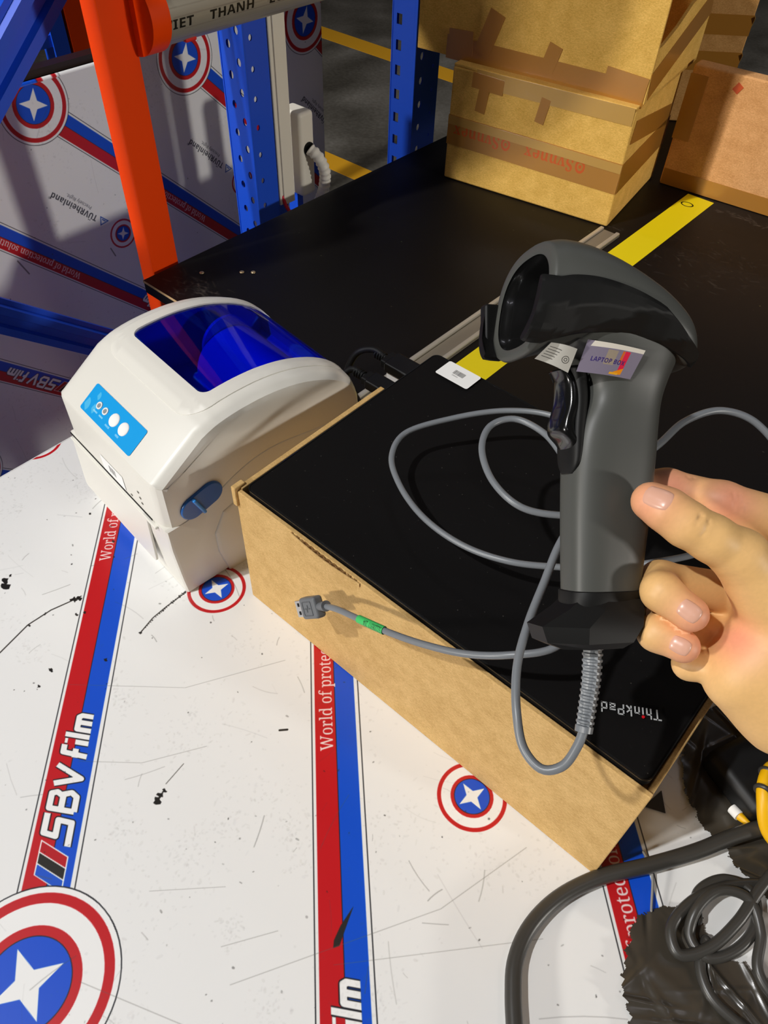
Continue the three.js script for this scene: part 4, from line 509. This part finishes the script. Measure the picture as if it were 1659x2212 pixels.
  const [c2, x2] = canvasOf(256, 192); x2.fillStyle = '#c9c7be'; x2.fillRect(0, 0, 256, 192); x2.strokeStyle = '#35332f'; x2.lineWidth = 5; for (let i = 0; i < 5; i++) { x2.beginPath(); x2.moveTo(20, 40 + i * 26); x2.lineTo(130 - i * 6, 52 + i * 24); x2.stroke(); } x2.beginPath(); x2.arc(196, 110, 28, 0, 7); x2.stroke(); x2.beginPath(); x2.arc(196, 110, 12, 0, 7); x2.stroke();
  patch([[-28.5, 37.5, 27], [-17.5, 35, 26], [-19.5, 26.6, 18], [-34, 32.2, 20]], new THREE.MeshStandardMaterial({ map: texOf(c2), roughness: 0.55 }), 'spec_label', 'worn grey and white label');
}

// ---------------------------------------------------------------- hand holding the scanner (millimetres, same frame as the scanner)
{ const t = thing('person', 'bare hand and forearm holding the barcode scanner from the right', 'person'); t.position.copy(HELD.pos); t.rotation.copy(HELD.euler);
  const chains = [ // [x, y, z, r]
    [[14.5, -27.8, 21, 8.2], [20, -31.5, 24.5, 8.9], [27.3, -37.2, 26, 9.3], [38, -43, 25, 9.6], [51.7, -50.5, 21, 11.2], [76, -77, 10, 18]],
    [[13.7, -19.9, -21, 7.2], [36.7, -19.9, -21, 8.0], [60.4, -27.3, -15, 9.2], [99.6, -42, -10, 12]],
    [[32.0, -75.2, 19, 7.6], [21.8, -66.5, 13, 8.2], [27.5, -63.5, -4, 9.0], [70.9, -71.4, -12, 9.8], [100.7, -66, -12, 12]],
    [[30.9, -89.8, 13.5, 7.2], [21.7, -85.0, 7.5, 7.8], [28.5, -83.5, -7, 8.6], [75.2, -92.6, -12, 9.6], [102.8, -86, -12, 12]],
    [[48, -102, 2, 6.6], [41, -101, -5, 7.0], [47, -102.5, -15, 7.6], [78.3, -106, -13, 9], [105, -104, -12, 11]] ];
  const palm = [[[76, -64, 6, 15], [72, -98, 4, 16]], [[72, -98, 4, 16], [61, -104.5, 3, 13.5]], [[61, -104.5, 3, 13.5], [82, -118, 0, 20]], [[82, -118, 0, 20], [121, -128, -8, 26]], [[90, -70, -8, 15], [96, -108, -8, 18]], [[72, -98, 4, 16], [96, -90, -4, 20]], [[96, -90, -4, 20], [125, -122, -8, 25]], [[121, -126, -8, 26], [242, -183, -40, 33]], [[242, -183, -40, 33], [400, -245, -75, 40]]];
  const caps = []; chains.forEach((c) => { const l = []; for (let i = 0; i + 1 < c.length; i++) l.push([c[i], c[i + 1]]); caps.push(l); });
  const dcap = (x, y, z, a, b) => { const bx_ = b[0] - a[0], by = b[1] - a[1], bz = b[2] - a[2], px = x - a[0], py = y - a[1], pz = z - a[2]; let h = (px * bx_ + py * by + pz * bz) / (bx_ * bx_ + by * by + bz * bz); h = Math.max(0, Math.min(1, h)); return Math.hypot(px - bx_ * h, py - by * h, pz - bz * h) - (a[3] + (b[3] - a[3]) * h); };
  const smin = (a, b, k) => { const h = Math.max(k - Math.abs(a - b), 0) / k; return Math.min(a, b) - h * h * k * 0.25; };
  const creases = [[44, -14, -14, 46, -30, -12, 0.7], [46, -14, -14, 48.5, -30, -12, 0.5], [61, -20, -6, 63, -36, -4, 0.8], [63.5, -20, -6, 65.5, -36, -4, 0.5], [58, -60, 26, 70, -82, 27, 0.9], [70, -82, 27, 72, -104, 22, 0.8], [27.3, -37.2, 35.2, 30, -34, 34.8, 0.5], [24, -39.5, 34, 29.5, -33.5, 35, 0.45], [30.5, -41, 34.6, 33, -36, 34.4, 0.45], [62, -72, 24, 80, -108, 24, 1.0], [56, -66, 22, 66, -70, 22, 0.9]];
  const sdf = (x, y, z) => {
    let p = 1e9; for (const c of palm) p = smin(p, dcap(x, y, z, c[0], c[1]), 14);
    let d = p; for (const l of caps) { let f = 1e9; for (const s of l) f = smin(f, dcap(x, y, z, s[0], s[1]), 3.5); d = smin(d, f, x > 52 ? Math.min(9, 2.2 + (x - 52) * 0.35) : 1.6); }
    for (const c of creases) { const q = dcap(x, y, z, [c[0], c[1], c[2], 0], [c[3], c[4], c[5], 0]); d += c[6] * Math.exp(-q * q / 1.1); }
    return d; };
  const axis = (a, b, st, grow, from) => { const r = [a]; let s = st; while (r[r.length - 1] < b) { if (r[r.length - 1] > from) s *= grow; r.push(r[r.length - 1] + s); } return r; };
  const gx = axis(2, 446, 1.35, 1.06, 112), gy = axis(-292, 0, 1.35, 1, 1e9).map((v) => v), gz = axis(-122, 44, 1.35, 1, 1e9);
  // coarse rows far from the hand
  const gy2 = (() => { const r = [0]; let s = 1.35; while (r[r.length - 1] > -292) { if (r[r.length - 1] < -142) s *= 1.06; r.push(r[r.length - 1] - s); } return r.reverse(); })();
  const gz2 = (() => { const r = [44]; let s = 1.35; while (r[r.length - 1] > -122) { if (r[r.length - 1] < -38) s *= 1.08; r.push(r[r.length - 1] - s); } return r.reverse(); })();
  const nets = (gx, gy, gz) => { const nx = gx.length, ny = gy.length, nz = gz.length, f = new Float32Array(nx * ny * nz), I = (i, j, k) => (i * ny + j) * nz + k;
    for (let i = 0; i < nx; i++) for (let j = 0; j < ny; j++) for (let k = 0; k < nz; k++) f[I(i, j, k)] = sdf(gx[i], gy[j], gz[k]);
    const vid = new Int32Array(nx * ny * nz).fill(-1), pos = [], idx = [];
    for (let i = 0; i + 1 < nx; i++) for (let j = 0; j + 1 < ny; j++) for (let k = 0; k + 1 < nz; k++) { let neg = 0; for (let c = 0; c < 8; c++) if (f[I(i + (c & 1), j + (c >> 1 & 1), k + (c >> 2))] < 0) neg++; if (!neg || neg === 8) continue; let sx = 0, sy = 0, sz = 0, n = 0;
      for (let c = 0; c < 8; c++) for (let a = 0; a < 3; a++) { if (c >> a & 1) continue; const e = c | (1 << a), v0 = f[I(i + (c & 1), j + (c >> 1 & 1), k + (c >> 2))], v1 = f[I(i + (e & 1), j + (e >> 1 & 1), k + (e >> 2))]; if ((v0 < 0) === (v1 < 0)) continue; const u = v0 / (v0 - v1), g = [gx[i + (c & 1)], gy[j + (c >> 1 & 1)], gz[k + (c >> 2)]], h = [gx[i + (e & 1)], gy[j + (e >> 1 & 1)], gz[k + (e >> 2)]]; sx += g[0] + u * (h[0] - g[0]); sy += g[1] + u * (h[1] - g[1]); sz += g[2] + u * (h[2] - g[2]); n++; }
      vid[I(i, j, k)] = pos.length / 3; pos.push(sx / n, sy / n, sz / n); }
    const quad = (a, b, c, d, fl) => { if (a < 0 || b < 0 || c < 0 || d < 0) return; fl ? idx.push(a, b, c, a, c, d) : idx.push(a, c, b, a, d, c); };
    for (let i = 1; i + 1 < nx; i++) for (let j = 1; j + 1 < ny; j++) for (let k = 1; k + 1 < nz; k++) { const s = f[I(i, j, k)] < 0;
      if (s !== f[I(i + 1, j, k)] < 0) quad(vid[I(i, j - 1, k - 1)], vid[I(i, j, k - 1)], vid[I(i, j, k)], vid[I(i, j - 1, k)], s);
      if (s !== f[I(i, j + 1, k)] < 0) quad(vid[I(i - 1, j, k - 1)], vid[I(i - 1, j, k)], vid[I(i, j, k)], vid[I(i, j, k - 1)], s);
      if (s !== f[I(i, j, k + 1)] < 0) quad(vid[I(i - 1, j - 1, k)], vid[I(i, j - 1, k)], vid[I(i, j, k)], vid[I(i - 1, j, k)], s); }
    return [pos, idx]; };
  const [pos, idx] = nets(gx, gy2, gz2), nor = [], col = [], R = rng(2), e = 0.4;
  // skin: pinker at the finger tips and knuckle pads
  const pink = [[14, -28, 24, 9], [34, -77, 22, 9], [33, -91, 16, 8], [36, -20, -14, 10], [60, -27, -8, 10], [56, -88, 12, 8]];
  for (let i = 0; i < pos.length; i += 3) { const x = pos[i], y = pos[i + 1], z = pos[i + 2]; const n = V(sdf(x + e, y, z) - sdf(x - e, y, z), sdf(x, y + e, z) - sdf(x, y - e, z), sdf(x, y, z + e) - sdf(x, y, z - e)).normalize(); nor.push(n.x, n.y, n.z);
    let p = 0; for (const q of pink) p = Math.max(p, Math.exp(-((x - q[0]) ** 2 + (y - q[1]) ** 2 + (z - q[2]) ** 2) / (2 * q[3] * q[3]))); const v = 0.97 + 0.06 * R(); col.push((0.80 + 0.02 * p) * v, (0.48 - 0.15 * p) * v, (0.185 + 0.01 * p) * v); }
  const g = new THREE.BufferGeometry(); g.setAttribute('position', new THREE.Float32BufferAttribute(pos.map((v) => v / 1000), 3)); g.setAttribute('normal', new THREE.Float32BufferAttribute(nor, 3)); g.setAttribute('color', new THREE.Float32BufferAttribute(col, 3)); g.setIndex(idx);
  const body = mesh('hand', g, new THREE.MeshPhysicalMaterial({ vertexColors: true, roughness: 0.5, sheen: 0.2, sheenRoughness: 0.6, sheenColor: new THREE.Color(0.9, 0.5, 0.35) }), t);
  // nails: curved plates resting on the finger surface
  const nailMat = phys(0xe0ab92, 0.3, { clearcoat: 0.3 });
  const nail = (c, along, len, wid) => { let p = V(...c); for (let i = 0; i < 12; i++) { const n0 = V(sdf(p.x + e, p.y, p.z) - sdf(p.x - e, p.y, p.z), sdf(p.x, p.y + e, p.z) - sdf(p.x, p.y - e, p.z), sdf(p.x, p.y, p.z + e) - sdf(p.x, p.y, p.z - e)).normalize(); p.addScaledVector(n0, -sdf(p.x, p.y, p.z)); }
    const ng = (q) => V(sdf(q.x + e, q.y, q.z) - sdf(q.x - e, q.y, q.z), sdf(q.x, q.y + e, q.z) - sdf(q.x, q.y - e, q.z), sdf(q.x, q.y, q.z + e) - sdf(q.x, q.y, q.z - e)).normalize(); const n = ng(p), ax = V(...along); ax.addScaledVector(n, -ax.dot(n)).normalize(); const ay = n.clone().cross(ax), N = 16, ps = [], id = [];
    for (let i = 0; i <= N; i++) for (let j = 0; j <= N; j++) { let u = i / N * 2 - 1, v = j / N * 2 - 1; const su = u * Math.sqrt(1 - v * v / 2), sv = v * Math.sqrt(1 - u * u / 2); const q = p.clone().addScaledVector(ax, (u * 0.45 + su * 0.55) * len / 2).addScaledVector(ay, (v * 0.45 + sv * 0.55) * wid / 2); for (let m = 0; m < 6; m++) q.addScaledVector(ng(q), -sdf(q.x, q.y, q.z)); const ed = Math.max(Math.abs(u), Math.abs(v)); q.addScaledVector(ng(q), 0.42 - 0.55 * Math.pow(ed, 6)); ps.push(q.x / 1000, q.y / 1000, q.z / 1000); }
    for (let i = 0; i < N; i++) for (let j = 0; j < N; j++) { const a = i * (N + 1) + j; id.push(a, a + N + 1, a + 1, a + 1, a + N + 1, a + N + 2); }
    const q = new THREE.BufferGeometry(); q.setAttribute('position', new THREE.Float32BufferAttribute(ps, 3)); q.setIndex(id); q.computeVertexNormals(); mesh('nail', q, nailMat, t); };
  nail([11, -23, 36], [-1, 0.62, -0.2], 12.5, 11); nail([27, -72, 32], [1, -0.8, 0.3], 10.5, 9.5); nail([25.5, -88, 24], [1, -0.5, 0.4], 9.5, 8.5);
}

// ---------------------------------------------------------------- torn plastic, cords and power things in the near corner
function raggedSheet(outline, seed, amp, y0) { // wrinkled sheet with ragged outline over the table; outline in x,z
  const R = rng(seed), pts = []; for (let i = 0; i < outline.length; i++) { const a = outline[i], b = outline[(i + 1) % outline.length], n = 10; for (let k = 0; k < n; k++) { const f = k / n; pts.push([a[0] + (b[0] - a[0]) * f + (R() - 0.5) * 0.004, a[1] + (b[1] - a[1]) * f + (R() - 0.5) * 0.004]); } }
  const inside = (x, z) => { let c = false; for (let i = 0, j = pts.length - 1; i < pts.length; j = i++) { const [xi, zi] = pts[i], [xj, zj] = pts[j]; if ((zi > z) !== (zj > z) && x < (xj - xi) * (z - zi) / (zj - zi) + xi) c = !c; } return c; };
  const fold = []; for (let i = 0; i < 90; i++) { const a = R() * 6.28; fold.push([outline[0][0] + (R() - 0.15) * 0.2, outline[0][1] + (R() - 0.6) * 0.2, Math.cos(a), Math.sin(a), 0.0015 + R() * R() * 0.007, (R() - 0.4) * amp * (0.3 + 0.7 * R()), 0.008 + R() * 0.03]); }
  const h = (x, z) => { let s = 0; for (const [fx, fz, c, d, w, a, l] of fold) { const u = (x - fx) * c + (z - fz) * d, v = -(x - fx) * d + (z - fz) * c; s += a * Math.exp(-(u * u) / (w * w) - (v * v) / (l * l)); } return y0 + Math.max(0, s + amp * 0.25); };
  const xs = pts.map((p) => p[0]), zs = pts.map((p) => p[1]), x0 = Math.min(...xs), x1 = Math.max(...xs), z0 = Math.min(...zs), z1 = Math.max(...zs), st = 0.0008, nx = Math.ceil((x1 - x0) / st), nz = Math.ceil((z1 - z0) / st), id = {}, pos = [], idx = [];
  const vx = (i, j) => { const k = i * 5000 + j; if (!(k in id)) { id[k] = pos.length / 3; const x = x0 + i * st, z = z0 + j * st; pos.push(x, h(x, z), z); } return id[k]; };
  for (let i = 0; i < nx; i++) for (let j = 0; j < nz; j++) if (inside(x0 + (i + 0.5) * st, z0 + (j + 0.5) * st)) { const a = vx(i, j), b = vx(i + 1, j), c = vx(i + 1, j + 1), d = vx(i, j + 1); idx.push(a, d, b, b, d, c); }
  const g = new THREE.BufferGeometry(); g.setAttribute('position', new THREE.Float32BufferAttribute(pos, 3)); g.setIndex(idx); g.computeVertexNormals(); return g;
}
const bag = phys(0x403b33, 0.3, { clearcoat: 0.3, clearcoatRoughness: 0.2 });
tagMesh('plastic_sheet', raggedSheet([[0.369, 0.006], [0.3755, -0.002], [0.389, -0.019], [0.402, -0.018], [0.414, -0.006], [0.431, -0.010], [0.449, -0.016], [0.50, -0.01], [0.56, 0.05], [0.48, 0.10], [0.402, 0.072], [0.383, 0.052], [0.374, 0.033]], 41, 0.007, 0.0012), bag, 'wrinkled black plastic showing through torn film in the near corner', 'plastic sheet');
tagMesh('plastic_sheet', raggedSheet([[0.3365, -0.124], [0.342, -0.106], [0.356, -0.086], [0.372, -0.076], [0.388, -0.071], [0.405, -0.064], [0.44, -0.055], [0.50, -0.075], [0.53, -0.14], [0.47, -0.21], [0.40, -0.225], [0.345, -0.20], [0.336, -0.15]], 43, 0.008, 0.0012), bag, 'wrinkled black plastic beside the cardboard box under the hand', 'plastic sheet');
function tagMesh(name, g, m, label, category, group) { const o = mesh(numbered(name), g, m, scene); o.userData = { label, category }; if (group) o.userData.group = group; return o; }
tagMesh('film_shard', (() => { const s = new THREE.Shape(); [[0, 0], [0.014, 0.006], [0.004, 0.019]].forEach((p, i) => (i ? s.lineTo(...p) : s.moveTo(...p))); const g = extrude(s, 0.0006); g.rotateX(-Math.PI / 2); g.translate(0.337, 0.0008, -0.060); return g; })(), std(0x3a3834, 0.4), 'small dark triangular film scrap beside the cardboard box', 'scrap');
tagMesh('film_sliver', tube([[0.352, 0.004, -0.030], [0.362, 0.006, -0.022], [0.374, 0.0045, 0.000]], 0.0009, 20, 6), std(0x8f8d88, 0.3), 'thin grey sliver of torn film across the blue stripe', 'scrap');
// black charger brick with paper label
{ const t = thing('power_adapter', 'black power adapter with white paper label below the wrist', 'adapter', [0.394, 0.0035, -0.147], 1.16);
  mesh('housing', bx(-0.048, 0, -0.026, 0.048, 0.0245, 0.026, 0.007), std(0x070707, 0.55), t);
  const [c, x] = canvasOf(256, 96); x.fillStyle = '#f1efe9'; x.fillRect(0, 0, 256, 96); x.fillStyle = '#24221f'; x.font = 'bold 30px sans-serif'; x.fillText('AGM 65W', 16, 54); for (let i = 0; i < 26; i++) x.fillRect(14 + i * 8.6, 10, 2 + (i * 7) % 5, 14);
  const lg = new THREE.PlaneGeometry(0.032, 0.012); lg.rotateX(-Math.PI / 2); lg.translate(0.0, 0.0247, 0.0135); mesh('paper_label', lg, new THREE.MeshStandardMaterial({ map: texOf(c), roughness: 0.6 }), t, 'white label with black print'); }
const cords = 'dark cords in the near corner of the table';
tagMesh('extension_cable', tube([[0.53, 0.0065, 0.40], [0.45, 0.0065, 0.26], [0.385, 0.0065, 0.170], [0.3462, 0.0065, 0.1166], [0.3333, 0.0065, 0.0999], [0.3242, 0.0065, 0.0849], [0.3199, 0.0065, 0.0643], [0.3235, 0.0065, 0.0373], [0.3371, 0.0075, 0.0072], [0.3590, 0.0095, -0.0226], [0.3788, 0.013, -0.0514], [0.394, 0.016, -0.0774], [0.4106, 0.018, -0.1007], [0.45, 0.016, -0.14], [0.53, 0.0075, -0.17], [0.60, 0.0065, -0.16]], 0.0052, 220, 14), M.cableDark, 'thick dark grey cord curving over the striped film past the box corner', 'cord', cords);
tagMesh('looped_cord', tube([[0.470, 0.010, -0.098], [0.432, 0.012, -0.070], [0.405, 0.014, -0.045], [0.390, 0.014, -0.018], [0.388, 0.013, 0.006], [0.398, 0.012, 0.014], [0.410, 0.014, 0.000], [0.417, 0.018, -0.025], [0.419, 0.020, -0.050], [0.423, 0.022, -0.075], [0.432, 0.02, -0.10]], 0.0036, 150, 12), M.cableDark, 'dark cord doubled back in a narrow loop on the torn plastic', 'cord', cords);
tagMesh('looped_cord', tube([[0.398, 0.0115, -0.012], [0.391, 0.012, -0.027], [0.401, 0.013, -0.047], [0.418, 0.014, -0.050], [0.427, 0.014, -0.033], [0.424, 0.013, -0.012], [0.412, 0.012, 0.004], [0.399, 0.0115, 0.000], [0.394, 0.018, -0.014], [0.400, 0.021, -0.034], [0.416, 0.020, -0.042], [0.431, 0.016, -0.030], [0.440, 0.012, -0.010], [0.470, 0.008, 0.000]], 0.0034, 220, 12), M.cableDark, 'dark cord coiled in round loops on the torn plastic', 'cord', cords);
tagMesh('thin_cord', tube([[0.408, 0.009, -0.006], [0.412, 0.008, 0.010], [0.424, 0.0075, 0.020], [0.445, 0.0075, 0.022], [0.48, 0.008, 0.018]], 0.0034, 70, 10), M.cableDark, 'thin dark cord running to the right over the wrinkled plastic', 'cord', cords);
{ const t = thing('yellow_cable', 'yellow cord with dark rings beside the black power adapter', 'cord', [0.390, 0.0335, -0.1175]);
  mesh('cord_body', tube([[0.004, 0.004, -0.016], [-0.001, 0.006, -0.005], [0.000, 0.006, 0.008], [0.005, 0.003, 0.018], [0.018, -0.010, 0.028], [0.05, -0.02, 0.03]], 0.0046, 60, 12), M.yellowCord, t); for (const z of [-0.001, 0.013]) { const g = new THREE.TorusGeometry(0.0052, 0.0017, 8, 20); g.translate(z > 0 ? 0.002 : -0.0005, 0.005, z); mesh('dark_ring', g, M.cableDark, t); } }
{ const t = thing('yellow_plug', 'small yellow plug tip on the torn plastic near the thick cord', 'plug', [0.3905, 0.011, -0.094]); mesh('plug_tip', rod([0, 0, 0], [0.009, 0.003, 0.003], 0.0032, 12, 0.0016), M.yellowCord, t); mesh('plug_sleeve', rod([-0.006, -0.002, -0.003], [0, 0, 0], 0.004, 12), M.paper, t); }

renderer.render(scene, camera);
